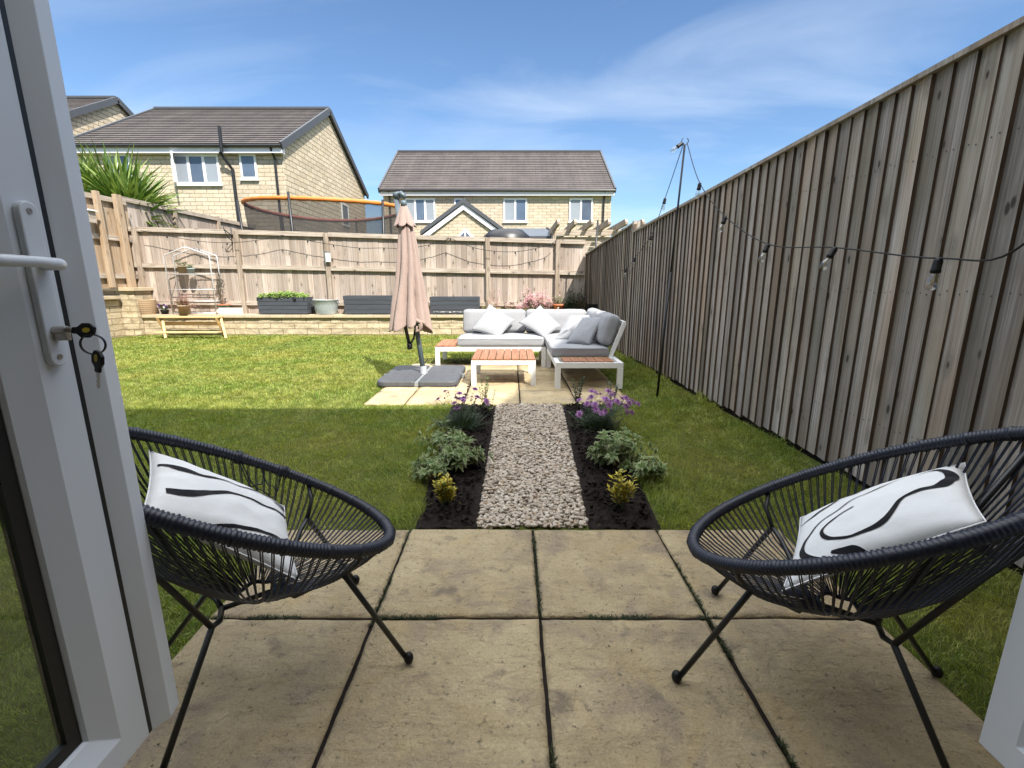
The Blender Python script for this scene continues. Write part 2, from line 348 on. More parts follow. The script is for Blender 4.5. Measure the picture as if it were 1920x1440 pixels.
def rooftile():
    t = NT('brown_grey_roof_tile'); uv = t.coord('UV'); r = t.n('ShaderNodeNewGeometry').outputs['Random Per Island']
    b = t.n('ShaderNodeTexBrick', offset=.5); t.l(uv, b.inputs['Vector'])
    for k, x in (('Scale', 1.0), ('Brick Width', .33), ('Row Height', 5.0), ('Mortar Size', .006), ('Bias', 0.0)): b.inputs[k].default_value = x
    b.inputs['Color1'].default_value = (.088,.076,.072, 1); b.inputs['Color2'].default_value = (.108,.093,.087, 1); b.inputs['Mortar'].default_value = (.05,.043,.04, 1)
    c = t.mix(1.0, b.outputs['Color'], t.ramp(t.noise(t.coord('World'), 1.3, 5), [(.3, .8), (.7, 1.2)]), 'MULTIPLY')
    t.bsdf(c, .75, None, 0, .3); return t.m
M['tile'] = rooftile()
def cushion_mat(name, curves):
    """white cotton with brushed black line drawing, drawn in the pillow's own UV square"""
    t = NT(name); v = t.coord('World')
    c = t.mix(t.noise(v, 6), (.70,.70,.70), (.76,.76,.75)); nb = t.bump(t.noise(v, 900, 2), .12, .002); nb = t.bump(t.noise(v, 16, 3), .22, .012, nb)
    t.bsdf(c, .9, nb, 0, .1); return t.m
M['pillow'] = cushion_mat('white_cotton', None)
M['ink'] = fabric('black_print', (.012,.012,.015), .9, .1)
# ------------------------------------------------------------------ world, sun
SUN = Vector((.354, -.540, .766)).normalized()
EL = math.asin(SUN.z); AZ = math.atan2(SUN.x, SUN.y)
W = bpy.data.worlds.new('World'); S.world = W; W.use_nodes = True; wt = W.node_tree; wt.nodes.clear()
wo = wt.nodes.new('ShaderNodeOutputWorld'); bg = wt.nodes.new('ShaderNodeBackground'); sky = wt.nodes.new('ShaderNodeTexSky')
sky.sky_type = 'NISHITA'; sky.sun_disc = False; sky.sun_elevation = EL; sky.sun_rotation = AZ; sky.air_density = 1.0; sky.dust_density = .25; sky.ozone_density = 2.6; sky.altitude = 100
tc = wt.nodes.new('ShaderNodeTexCoord')
# thin cirrus: noise on the sky direction projected to a plane overhead
sx = wt.nodes.new('ShaderNodeSeparateXYZ'); wt.links.new(tc.outputs['Generated'], sx.inputs[0])
def wm(op, a, b):
    x = wt.nodes.new('ShaderNodeMath'); x.operation = op
    for q, k in ((a, 0), (b, 1)):
        if hasattr(q, 'is_linked'): wt.links.new(q, x.inputs[k])
        else: x.inputs[k].default_value = q
    return x.outputs[0]
zz = wm('MAXIMUM', sx.outputs[2], .05); zz = wm('ADD', zz, .12)
cx = wt.nodes.new('ShaderNodeCombineXYZ'); wt.links.new(wm('DIVIDE', sx.outputs[0], zz), cx.inputs[0]); wt.links.new(wm('DIVIDE', sx.outputs[1], zz), cx.inputs[1])
mp = wt.nodes.new('ShaderNodeMapping'); mp.inputs['Scale'].default_value = (.55, 1.1, 1); mp.inputs['Rotation'].default_value = (0, 0, R(-24)); mp.inputs['Location'].default_value = (3.1, .6, 0)
wt.links.new(cx.outputs[0], mp.inputs['Vector'])
n1 = wt.nodes.new('ShaderNodeTexNoise'); n1.inputs['Scale'].default_value = 1.1; n1.inputs['Detail'].default_value = 9; n1.inputs['Roughness'].default_value = .52; n1.inputs['Distortion'].default_value = .9
wt.links.new(mp.outputs[0], n1.inputs['Vector'])
rp = wt.nodes.new('ShaderNodeValToRGB'); rp.color_ramp.elements[0].position = .42; rp.color_ramp.elements[0].color = (0, 0, 0, 1); rp.color_ramp.elements[1].position = .84; rp.color_ramp.elements[1].color = (.50, .50, .50, 1)
wt.links.new(n1.outputs['Fac'], rp.inputs[0])
mxw = wt.nodes.new('ShaderNodeMix'); mxw.data_type = 'RGBA'; wt.links.new(rp.outputs[0], mxw.inputs[0]); tn = wt.nodes.new('ShaderNodeMix'); tn.data_type = 'RGBA'; tn.blend_type = 'MULTIPLY'; tn.inputs[0].default_value = 1; tn.inputs[7].default_value = (.85, .96, 1.05, 1); wt.links.new(sky.outputs[0], tn.inputs[6]); wt.links.new(tn.outputs[2], mxw.inputs[6]); mxw.inputs[7].default_value = (5.6, 6.3, 7.2, 1)
bg.inputs['Strength'].default_value = .10
# added bright cloud high overhead, out of view, to fill the shade
n2 = wt.nodes.new('ShaderNodeTexNoise'); n2.inputs['Scale'].default_value = 1.4; n2.inputs['Detail'].default_value = 4; wt.links.new(cx.outputs[0], n2.inputs['Vector'])
hi = wt.nodes.new('ShaderNodeMapRange'); hi.interpolation_type = 'SMOOTHSTEP'; hi.inputs['From Min'].default_value = .56; hi.inputs['From Max'].default_value = .80
wt.links.new(wm('ADD', sx.outputs[2], wm('MULTIPLY', wm('SUBTRACT', n2.outputs['Fac'], .5), .12)), hi.inputs['Value'])
mx2 = wt.nodes.new('ShaderNodeMix'); mx2.data_type = 'RGBA'; wt.links.new(hi.outputs[0], mx2.inputs[0]); wt.links.new(mxw.outputs[2], mx2.inputs[6]); mx2.inputs[7].default_value = (17.2, 17.8, 18.6, 1)
wt.links.new(mx2.outputs[2], bg.inputs['Color']); wt.links.new(bg.outputs[0], wo.inputs['Surface'])
sl = bpy.data.lights.new('sun', 'SUN'); sl.energy = 5.0; sl.angle = R(.55); sl.color = (1, .945, .86)
so = bpy.data.objects.new('sun', sl); COL.objects.link(so); so.rotation_euler = (-SUN).to_track_quat('-Z', 'Y').to_euler(); so.location = (0, 0, 30)
S.view_settings.view_transform = 'Standard'; S.view_settings.look = 'None'; S.view_settings.exposure = .85; S.view_settings.gamma = 1
S.cycles.max_bounces = 8; S.cycles.transparent_max_bounces = 16; S.cycles.caustics_reflective = False; S.cycles.caustics_refractive = False
S.cycles.use_denoising = True; S.cycles.sample_clamp_indirect = 6
# ------------------------------------------------------------------ layout constants
PATIO_Y = 2.056; LAWN_Y = 10.62; FX = lambda y: 2.07 - .045 * (y - 2.89)      # side fence line
FTOP = lambda y: (2.31 - .056 * y) if y < 7.36 else 2.026 - .07 * (y - 7.36)
PATH = lambda y: (-.174 + .007 * (y - 2.06), .377 + .051 * (y - 2.06))
BEDL = lambda y: (-.475 - .05 * (y - 2.06), PATH(y)[0]); BEDR = lambda y: (PATH(y)[1], .73 + .07 * (y - 2.06))
# ------------------------------------------------------------------ ground
mb = MB(); mb.add([(-400,-300,-.06),(400,-300,-.06),(400,600,-.06),(-400,600,-.06)], [(0,1,2,3)])
struct(mb.build('ground', M['turf']))
mb = MB()
mb.grid(lambda u, v: (-9.2 + u * 11.6, .05 + v * 10.7, -.022 + .012 * noise.noise(((-9.2 + u * 11.6) * .8, v * 8, 0))), 60, 60)
struct(mb.build('lawn', M['turf'], smooth=True))
mb = MB(); mb.box((-30, 11.1, -.05), (30, 18.5, .42)); mb.box((-60, 18.5, -.05), (60, 80, 1.1))
struct(mb.build('terrain', M['turf']))
# patio slabs
def slab(mb, x0, y0, x1, y1, n=26, amp=.0035, g=.006, seed=0):
    x0 += g + random.uniform(-.002,.003); y0 += g; x1 -= g + random.uniform(-.002,.003); y1 -= g
    tz = random.uniform(-.002, .002); ex, ey = x1 - x0, y1 - y0
    def fn(u, v):
        x, y = x0 + u * ex, y0 + v * ey
        d = min(u * ex, (1 - u) * ex, v * ey, (1 - v) * ey)
        ed = max(0, 1 - d / .014); j = .0025 * noise.noise((x * 22, y * 22, seed))
        z = tz + amp * noise.noise((x * 5 + seed, y * 5, seed)) + amp * .6 * noise.noise((x * 17, y * 17, seed)) - .007 * ed * ed
        return (x + (j if u in (0, 1) else 0), y + (j if v in (0, 1) else 0), z)
    o = len(mb.v); mb.grid(fn, n, n); w = n + 1
    ring = [o + i for i in range(w)] + [o + j * w + n for j in range(1, w)] + [o + n * w + i for i in range(n - 1, -1, -1)] + [o + j * w for j in range(n - 1, 0, -1)]
    k = len(mb.v)
    for i in ring: mb.v.append((mb.v[i][0], mb.v[i][1], -.04))
    m = len(ring)
    for i in range(m): mb.f.append((ring[(i+1) % m], ring[i], k + i, k + (i + 1) % m)); mb.m.append(0)
xs = [-1.09, -.493, .102, .70, 1.30]; ys = [.22, .83, 1.443, PATIO_Y]
mb = MB(); q = 0
for i in range(4):
    for j in range(3): q += 3.7; slab(mb, xs[i], ys[j], xs[i+1], ys[j+1], 40, seed=q)
struct(mb.build('patio', M['slab'], smooth=True))
mb = MB(); mb.box((-1.08, .1, -.05), (1.29, PATIO_Y - .008, -.011)); struct(mb.build('patio_bedding', M['soilmat']))
xf = [-1.47, -1.06, -.49, .08, .65, 1.2]; yf = [4.42, 5.0, 5.58, 6.16, 6.74]
mb = MB()
for i in range(5):
    for j in range(4): q += 2.3; slab(mb, xf[i], yf[j], xf[i+1], yf[j+1], 12, .004, .007, q)
for i in range(3, 5): slab(mb, xf[i], 6.74, xf[i+1], 7.3, 12, .004, .007, q + i)
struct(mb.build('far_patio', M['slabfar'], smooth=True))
mb = MB(); mb.box((-1.46, 4.43, -.05), (1.19, 7.28, -.012)); struct(mb.build('far_patio_bedding', M['soilmat']))
# moss and grit growing in the joints
mb = MB()
def tuft(x, y):
    for _ in range(3):
        a = random.uniform(0, 6.28); mb.leaf((x + random.gauss(0, .003), y + random.gauss(0, .003), -.012), (math.cos(a) * .6, math.sin(a) * .6, 1), random.uniform(.010, .022), .004, (0, 0, 1), .3)
for x in xs[1:4]:
    for _ in range(420):
        y = random.uniform(.5, PATIO_Y)
        if noise.noise((x * 3, y * 4, 2)) > .0: tuft(x, y)
for _ in range(900):
    x = random.uniform(-1.1, 1.3)
    if noise.noise((x * 4, 8, 2)) > .05: tuft(x, 1.443)
struct(mb.build('joint_moss', M['moss']), 'stuff')
# dry crumbs, clippings and a few stray stones on the slabs
mb = MB()
for _ in range(260):
    y = PATIO_Y - .02 - abs(random.gauss(0, .10)) if random.random() < .45 else random.uniform(.8, 2.0); x = random.uniform(-1.05, 1.27); a = random.uniform(0, 6.28)
    if random.random() < .6: s_ = random.uniform(.001, .0028); mb.box((-s_, -s_ * .6, 0), (s_, s_ * .6, s_), 0, Matrix.Translation((x, y, .002)) @ Matrix.Rotation(a, 4, 'Z'))
    else: mb.leaf((x, y, .0035), (math.cos(a), math.sin(a), .02), random.uniform(.008, .03), .0016, (0, 0, 1), .05)
struct(mb.build('debris', foliage('dry_clippings', [(.05,.04,.025),(.14,.11,.06),(.22,.19,.09)], .1)), 'stuff')
# path base, beds
mb = MB(); y0, y1 = PATIO_Y + .005, 4.4
mb.add([(PATH(y0)[0], y0, -.016), (PATH(y0)[1], y0, -.016), (PATH(y1)[1], y1, -.016), (PATH(y1)[0], y1, -.016)], [(0,1,2,3)])
struct(mb.build('path', plain('gravel_dust', (.22,.18,.14), .9, .3, 40, .5, 200)))
def soilbed(name, e):
    mb = MB()
    def fn(u, v):
        y = PATIO_Y + .012 + v * 2.33; a, b = e(y); x = a + u * (b - a)
        ed = min(1, min(u, 1 - u) * 6)
        return (x, y, -.012 + ed * (.022 * abs(noise.noise((x * 14, y * 14, 1))) + .016 * noise.noise((x * 40, y * 40, 3)) + .014 * max(0, noise.noise((x * 22, y * 22, 9)))))
    mb.grid(fn, 50, 230)
    for _ in range(420):
        v = random.random(); y = PATIO_Y + .03 + v * 2.28; a, b = e(y); x = random.uniform(a + .02, b - .02); s = random.uniform(.004, .014)
        mb.box((-s, -s * .7, -s * .5), (s, s * .7, s * .5), 0, Matrix.Translation((x, y, .016)) @ Matrix.Rotation(random.random() * 6, 4, Vector((random.random(), random.random(), random.random()))))
    return struct(mb.build(name, M['soilmat']), 'stuff')
soilbed('soil', BEDL); soilbed('soil', BEDR)
# gravel
def ico(sub=1):
    import bmesh
    bm = bmesh.new(); bmesh.ops.create_icosphere(bm, subdivisions=sub, radius=1); bm.verts.ensure_lookup_table()
    V = np.array([v.co[:] for v in bm.verts]); F = np.array([[v.index for v in f.verts] for f in bm.faces]); bm.free(); return V, F
IV, IF = ico(2)
tmpl = []
for i in range(14):
    n = np.array([.30 * noise.noise(Vector(p * 1.1) + Vector((i * 5.1, 0, 0))) + .12 * noise.noise(Vector(p * 2.4) + Vector((0, i * 3.3, 0))) for p in IV])
    tmpl.append(IV * (1 + n)[:, None])
def scatter(tm, F, pos, scl, rnd=True):
    n = len(pos); nv = len(tm[0]); V = np.empty((n, nv, 3))
    ang = rng.uniform(0, 2 * np.pi, (n, 3))
    for i in range(n):
        a, b, c = ang[i]; t = tm[i % len(tm)] * scl[i]
        b *= .12
        ca, sa, cb, sb = math.cos(a), math.sin(a), math.cos(b - .4), math.sin(b - .4)
        x, y, z = t[:, 0], t[:, 1], t[:, 2]
        y, z = cb * y - sb * z, sb * y + cb * z
        V[i, :, 0] = ca * x - sa * y + pos[i, 0]; V[i, :, 1] = sa * x + ca * y + pos[i, 1]; V[i, :, 2] = z + pos[i, 2]
    FF = (F[None] + (np.arange(n) * nv)[:, None, None]).reshape(-1, F.shape[1])
    return V.reshape(-1, 3), FF
N = 8800
yy = PATIO_Y + .018 + rng.random(N) * 2.33; uu = rng.random(N)
xx = np.array([PATH(y)[0] + .008 + u * (PATH(y)[1] - PATH(y)[0] - .016) for y, u in zip(yy, uu)])
ss = rng.uniform(.0055, .0125, N) * np.where(yy < 2.9, 1.06, 1)
pz = rng.uniform(-.012, .008, N); pos = np.stack([xx, yy, pz], 1); sclg = np.stack([ss * rng.uniform(1, 1.5, N), ss * rng.uniform(.75, 1.05, N), ss * rng.uniform(.55, .8, N)], 1)
V, F = scatter(tmpl, IF, pos, sclg)
np_mesh('gravel', V, F, M['pebble'], 'stuff', True)
# grass blades
def in_lawn(x, y):
    m = (x > -9) & (x < 2.0 - .045 * (y - 2.89) + .03) & (y > .15) & (y < LAWN_Y)
    m &= ~((x > -1.085) & (x < 1.295) & (y < PATIO_Y + .01))
    m &= ~((x > -1.46) & (x < 1.19) & (y > 4.43) & (y < 6.73)); m &= ~((x > .66) & (x < 1.19) & (y > 6.7) & (y < 7.3))
    wob = .02 * np.sin(y * 9) + .012 * np.sin(y * 23 + 1)
    m &= ~((x > -.475 - .05 * (y - 2.06) + wob) & (x < .73 + .07 * (y - 2.06) + wob) & (y > PATIO_Y) & (y < 4.41))
    m &= ~((y > 8.9) & (x < -8.35))
    return m
VG = rng.random((512, 512))
def vnoise(x, y, s):
    a, b = x * s + 100, y * s + 100; i, j = np.floor(a).astype(int), np.floor(b).astype(int); u, v = a - i, b - j; u, v = u * u * (3 - 2 * u), v * v * (3 - 2 * v); g = lambda p, q: VG[p % 512, q % 512]
    return (g(i, j) * (1 - u) + g(i + 1, j) * u) * (1 - v) + (g(i, j + 1) * (1 - u) + g(i + 1, j + 1) * u) * v
def blades(dens, y0, y1, hgt, wid):
    out = []
    xa, xb = -9, 2.1
    n = int(dens * (xb - xa) * (y1 - y0)); x = rng.uniform(xa, xb, n); y = rng.uniform(y0, y1, n)
    m = in_lawn(x, y) & (np.abs(x) < 1.16 * y + .35); x, y = x[m], y[m]; n = len(x)
    cl = .6 * vnoise(x, y, 22) + .4 * vnoise(x, y, 7); h = hgt * rng.uniform(.5, 1.25, n) * (.55 + .95 * cl); w = wid * rng.uniform(.7, 1.3, n)
    # longer uncut fringe along the side fence and the beds
    fr = np.clip((x - (1.55 - .045 * (y - 2.89))) / .4, 0, 1) * (rng.random(n) < .75) * (vnoise(x, y, 5) > .32); h *= 1 + 2.6 * fr * vnoise(x, y, 3)
    bx = np.minimum(np.abs(x - (-.475 - .05 * (y - 2.06))), np.abs(x - (.73 + .07 * (y - 2.06)))); nb = (bx < .16) & (y > PATIO_Y) & (y < 4.5); h *= np.where(nb & (rng.random(n) < .6), 2.1, 1)
    a = rng.uniform(0, 2 * np.pi, n); cl2 = vnoise(x, y, 9) * 9; lean = rng.uniform(.3, 1.25, n); la = cl2 + rng.normal(0, .9, n)
    dx, dy = np.cos(a) * w / 2, np.sin(a) * w / 2; lx, ly = np.cos(la) * lean * h, np.sin(la) * lean * h
    b = np.stack([x, y, np.full(n, -.024)], 1); z0 = np.zeros(n)
    p0 = b + np.stack([-dx, -dy, z0], 1); p1 = b + np.stack([dx, dy, z0], 1)
    mid = b + np.stack([lx * .3, ly * .3, h * .6], 1); p2 = mid + np.stack([dx, dy, z0], 1) * .8; p3 = mid - np.stack([dx, dy, z0], 1) * .8
    tip = b + np.stack([lx, ly, h * (1 - .25 * lean)], 1)
    Vv = np.stack([p0, p1, p2, p3, tip], 1).reshape(-1, 3); i = np.arange(n) * 5
    Ff = np.stack([np.stack([i, i+1, i+2], 1), np.stack([i, i+2, i+3], 1), np.stack([i+3, i+2, i+4], 1)], 1).reshape(-1, 3)
    return Vv, Ff
parts = [blades(*a) for a in ((15000, .15, 2.6, .030, .0026), (10500, 2.6, 4.6, .031, .0034), (5200, 4.6, 7, .032, .0052), (2700, 7, 10.65, .034, .0085))]
o = 0; VV = []; FF = []
for v, f in parts: VV.append(v); FF.append(f + o); o += len(v)
np_mesh('grass', np.concatenate(VV), np.concatenate(FF), M['grass'], 'stuff')

# ------------------------------------------------------------------ timber fences
def board_fence_side():
    th = thing('board_fence', 'tall grey weathered timber boundary fence running the length of the garden beside the gravel path', 'fence', (FX(3), 3, 0))
    def run(y0, y1, name, zoff=0):
        mb = MB(); y = y0; p = .107
        while y < y1:
            ww = p * random.uniform(.93, 1.07); ye = min(y + ww + .012, y1 + .02); x = FX(y); t = .026 + random.uniform(-.004, .004)
            zt = FTOP(y + .02) + random.uniform(-.006, .003); zb = .025 + random.uniform(-.012, .012); dx = random.uniform(-.003, .003); rot = random.uniform(-.003, .003)
            # feather edged: thick edge towards the house
            poly = [(x - t + dx, y, zb), (FX(ye) - .006 + dx, ye, zb), (FX(ye) + .012, ye, zb), (x + .012, y, zb)]
            top = [Vector(q_) + Vector((0, rot * 2, zt - zb)) for q_ in poly]
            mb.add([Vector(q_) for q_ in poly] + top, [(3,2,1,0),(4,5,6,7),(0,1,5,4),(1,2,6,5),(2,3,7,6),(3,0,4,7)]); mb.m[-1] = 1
            for zn in (.38, 1.12, 1.78):
                for yn in (.3, .7):
                    yy_ = y + ww * yn; xn = FX(yy_) - t * (1 - yn) - .006 * yn + dx - .0022; zn2 = zn + random.uniform(-.012, .012)
                    mb.add([(xn, yy_ + .0045 * math.cos(a), zn2 + .0045 * math.sin(a)) for a in [6.283 * i / 7 for i in range(7)]], [tuple(range(7))], 2)
            y += ww
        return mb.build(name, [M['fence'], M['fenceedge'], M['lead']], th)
    run(.2, 7.36, 'board_panel'); run(7.36, 11.0, 'board_panel')
    mb = MB(); a, b = Vector((FX(.2) - .012, .2, FTOP(.2) + .013)), Vector((FX(7.35) - .012, 7.35, FTOP(7.35) + .013)); mb.bar(a, b, .068, .026); mb.build('capping_rail', M['fence'], th)
    mb = MB(); mb.bar((FX(7.45) - .012, 7.44, FTOP(7.4) + .012), (FX(11) - .012, 10.98, FTOP(11) + .012), .062, .024); mb.build('capping_rail', M['fence'], th)
    mb = MB(); mb.box((FX(7.4) - .03, 7.36, -.03), (FX(7.4) + .07, 7.44, FTOP(7.4) + .05)); mb.build('post', M['fence'], th)
    mb = MB()
    for z in (.35, 1.1, 1.8): mb.bar((FX(.2) + .045, .2, z), (FX(11) + .045, 11, z - .1), .05, .08)
    mb.build('back_rail', M['fence'], th)
    mb = MB(); mb.bar((FX(.2) + .02, .2, -.0), (FX(11) + .02, 11, -.0), .03, .07); mb.build('gravel_board', M['soilmat'], th)
board_fence_side()
BFY = 11.0
BT = lambda x: 2.10 + (1.63 - x) * .0276                       # top of back fence
def back_fence():
    th = thing('back_fence', 'long sunlit timber fence with posts and three rails standing behind the low stone wall', 'fence', (-3.5, BFY, .45))
    mb = MB(); x = -8.75
    while x < 1.66:
        w = .118 * random.uniform(.92, 1.08); t = random.uniform(.0, .008)
        mb.box((x, BFY + .012 - t, .44 + random.uniform(0, .01)), (x + w - .004, BFY + .034, BT(x) - .02)); mb.box((x + w - .012, BFY + .036, .44), (x + w + .02, BFY + .05, BT(x) - .02)); x += w
    mb.build('board_panel', M['backboards'], th)
    px = [P(u, 500, BFY).x for u in (266, 452, 617, 762, 915, 1045)]
    segs = [-8.7] + px + [1.66]
    for i in range(len(segs) - 1):
        a, b = segs[i], segs[i+1]; ga = 0 if i == 0 else .052; gb = .052 if i < len(px) else 0
        for zf in ('t', 'm', 'b'):
            f = {'t': lambda x: BT(x) - .045, 'm': lambda x: 1.38 + (1.3 - x) * .017, 'b': lambda x: .66 + (1.3 - x) * .004}[zf]
            mb = MB(); mb.bar((a + ga, BFY - .022, f(a)), (b - gb, BFY - .022, f(b)), .065, .095); mb.build('rail', M['railwood'], th)
    for x in px:
        mb = MB(); mb.box((x - .05, BFY - .082, .44), (x + .05, BFY + .011, BT(x) - .012)); mb.build('post', M['postwood'], th, bevel=.006)
back_fence()
# fence on the left boundary: near length in newer timber, and the neighbour's length running on behind
def left_fences():
    X = -8.66; th = thing('newer_timber_fence', 'honey coloured timber fence with two wide posts beside the stone pier', 'fence', (X, 10, 1))
    mb = MB(); y = 8.3
    while y < 10.98:
        w = .12 * random.uniform(.94, 1.06); mb.box((X - .04, y, 1.03), (X - .018, y + w - .004, 2.97 - .01)); y += w
    mb.build('board_panel', M['newwood'], th)
    for z in (2.9, 2.1, 1.3):
        mb = MB(); mb.bar((X + .012, 8.3, z), (X + .012, 10.98, z), .055, .1); mb.build('rail', M['railwood'], th)
    for y, w, zt in ((10.12, .11, 3.0), (10.62, .17, 3.02)):
        mb = MB(); mb.box((X + .041, y, 1.05), (X + .125, y + w, zt)); mb.build('post', M['newwood'], th, bevel=.008)
    X = -8.86; th = thing('stepped_fence', "grey timber fence of neighbour's garden running back towards the house with the vent pipe", 'fence', (X, 14, 1))
    for i, (y0, y1) in enumerate(((11.06, 12.75), (12.87, 14.6), (14.72, 16.6))):
        mb = MB(); y = y0; top = 3.06 - .0 * i
        while y < y1 - .02:
            w = .12 * random.uniform(.94, 1.06); mb.box((X - .02, y, .4), (X + .004, min(y + w - .004, y1), top - .05)); y += w
        mb.build('board_panel', M['backboards'], th)
        mb = MB(); mb.bar((X + .03, y0, top - .05), (X + .03, y1, top - .05), .05, .1); mb.build('rail', M['railwood'], th)
        mb = MB(); mb.box((X - .03, y1 + .005, .4), (X + .07, y1 + .11, top + .03)); mb.build('post', M['postwood'], th)
left_fences()
# ------------------------------------------------------------------ stone garden walls
def garden_walls():
    th = thing('garden_wall', 'long low buff stone retaining wall with flat coping along the back of the lawn', 'wall', (-3.5, 10.7, 0))
    mb = MB()
    def face(x0, x1, z0, z1, yb, nx, nz):       # rough pitched stone face
        mb.grid(lambda u, v: (x0 + u * (x1 - x0), yb - .022 * (.5 + noise.noise(((x0 + u * (x1 - x0)) * 4, v * 3 * (z1 - z0) / .4, 4))), z0 + v * (z1 - z0)), nx, nz)
    face(-8.37, 1.65, -.05, .375, 10.62, 150, 8); mb.box((-8.37, 10.625, -.05), (1.65, 10.98, .372)); mb.build('stonework', M['wallstone'], th)
    x = -8.36
    while x < 1.62:
        w = min(random.uniform(.55, .95), 1.65 - x); mb = MB(); mb.box((x, 10.555, .38), (x + w - .006, 10.99, .445)); mb.build('coping_stone', M['coping'], th, bevel=.006); x += w
    th = thing('stone_pier', 'taller buff stone wall end with stepped copings at the left of the low wall', 'wall', (-8.5, 10.4, 0))
    mb = MB(); mb.grid(lambda u, v: (-9.6 + u * 1.22, 10.50 - .03 * (.5 + noise.noise((u * 6, v * 7, 8))), -.05 + v * 1.02), 24, 16); mb.box((-9.6, 10.505, -.05), (-8.38, 10.98, .97)); mb.build('stonework', M['wallstone'], th)
    mb = MB(); mb.box((-9.6, 8.3, -.05), (-8.72, 10.47, .80)); mb.build('stonework', M['wallstone'], th)
    mb = MB(); mb.box((-9.6, 10.42, .975), (-8.33, 11.0, 1.05)); mb.build('coping_stone', M['coping'], th, bevel=.006)
    mb = MB(); mb.box((-9.6, 8.3, .805), (-8.62, 10.40, .875)); mb.build('coping_stone', M['coping'], th, bevel=.006)
garden_walls()

# ------------------------------------------------------------------ houses
def window(parent, x0, x1, z0, z1, y, panes=2, face='y', blind=True, opened=None, sill=True):
    """casement in a wall facing -Y at y (face 'y') or +X at x=y (face 'x'); panes side by side"""
    def pt(a, d, z): return (a, y - d, z) if face == 'y' else (y + d, a, z)
    def bx(mb, a0, a1, d0, d1, zz0, zz1):
        p, q_ = pt(a0, d0, zz0), pt(a1, d1, zz1)
        mb.box(tuple(min(i, j) for i, j in zip(p, q_)), tuple(max(i, j) for i, j in zip(p, q_)))
    fr = .075; mb = MB()
    bx(mb, x0, x1, .0, .05, z0, z0 + fr); bx(mb, x0, x1, .0, .05, z1 - fr, z1)
    w = (x1 - x0) / panes
    for i in range(panes + 1):
        c = x0 + i * w; h = fr if i in (0, panes) else .1
        a0 = c if i == 0 else (c - h if i == panes else c - h / 2); bx(mb, a0, a0 + h, .0, .05, z0 + fr, z1 - fr)
    wf = mb.build('window', M['upvc_far'], parent)
    for i in range(panes):
        mb = MB(); bx(mb, x0 + i * w + .03, x0 + (i + 1) * w - .03, .0, .025, z0 + fr * .6, z1 - fr * .6); mb.build('pane', M['blind'] if (blind and i % 2 == 0) else M['wglass'], wf)
    if opened is not None:          # one sash swung out on its left hinge
        a = x0 + opened * w; mb = MB(); ang = R(52); L = w
        d = Vector((math.cos(ang), -math.sin(ang), 0)); b = Vector((a, y - .06, 0)); nrm = Vector((d.y, -d.x, 0))
        for s0, s1, za, zb in ((0, .07, z0, z1), (L - .07, L, z0, z1), (.07, L - .07, z0, z0 + .07), (.07, L - .07, z1 - .07, z1)):
            p = b + d * s0; r_ = b + d * s1
            mb.prism([p + Vector((0,0,za)), r_ + Vector((0,0,za)), r_ + Vector((0,0,zb)), p + Vector((0,0,zb))], nrm * .05)
        mb.build('open_sash', M['upvc_far'], wf)
        mb = MB(); p = b + d * .06 + nrm * .02; r_ = b + d * (L - .06) + nrm * .02
        mb.prism([p + Vector((0,0,z0+.06)), r_ + Vector((0,0,z0+.06)), r_ + Vector((0,0,z1-.06)), p + Vector((0,0,z1-.06))], nrm * .012); mb.build('pane', M['blind'], wf)
    if sill: mb = MB(); bx(mb, x0 - .04, x1 + .04, .0, .09, z0 - .06, z0 - .003); mb.build('sill', M['upvc_far'], wf)
    return wf
def roof_slope(mb, x0, x1, ya, za, yb, zb, n):
    """lapped courses from eave (ya,za) to ridge (yb,zb)"""
    e = .035; L = math.hypot(yb - ya, zb - za); ny, nz = -(zb - za) / L, (yb - ya) / L
    if nz < 0: ny, nz = -ny, -nz
    for i in range(n):
        t0, t1 = i / n, (i + 1) / n
        A = (ya + (yb - ya) * t0 + ny * e, za + (zb - za) * t0 + nz * e); B = (ya + (yb - ya) * t1, za + (zb - za) * t1); C = (ya + (yb - ya) * t0 - ny * .005, za + (zb - za) * t0 - nz * .005)
        fl = [(0,1,2,3),(0,4,5,1)]
        if yb < ya: fl = [f[::-1] for f in fl]
        mb.add([(x0, *A), (x1, *A), (x1, *B), (x0, *B), (x0, *C), (x1, *C)], fl)
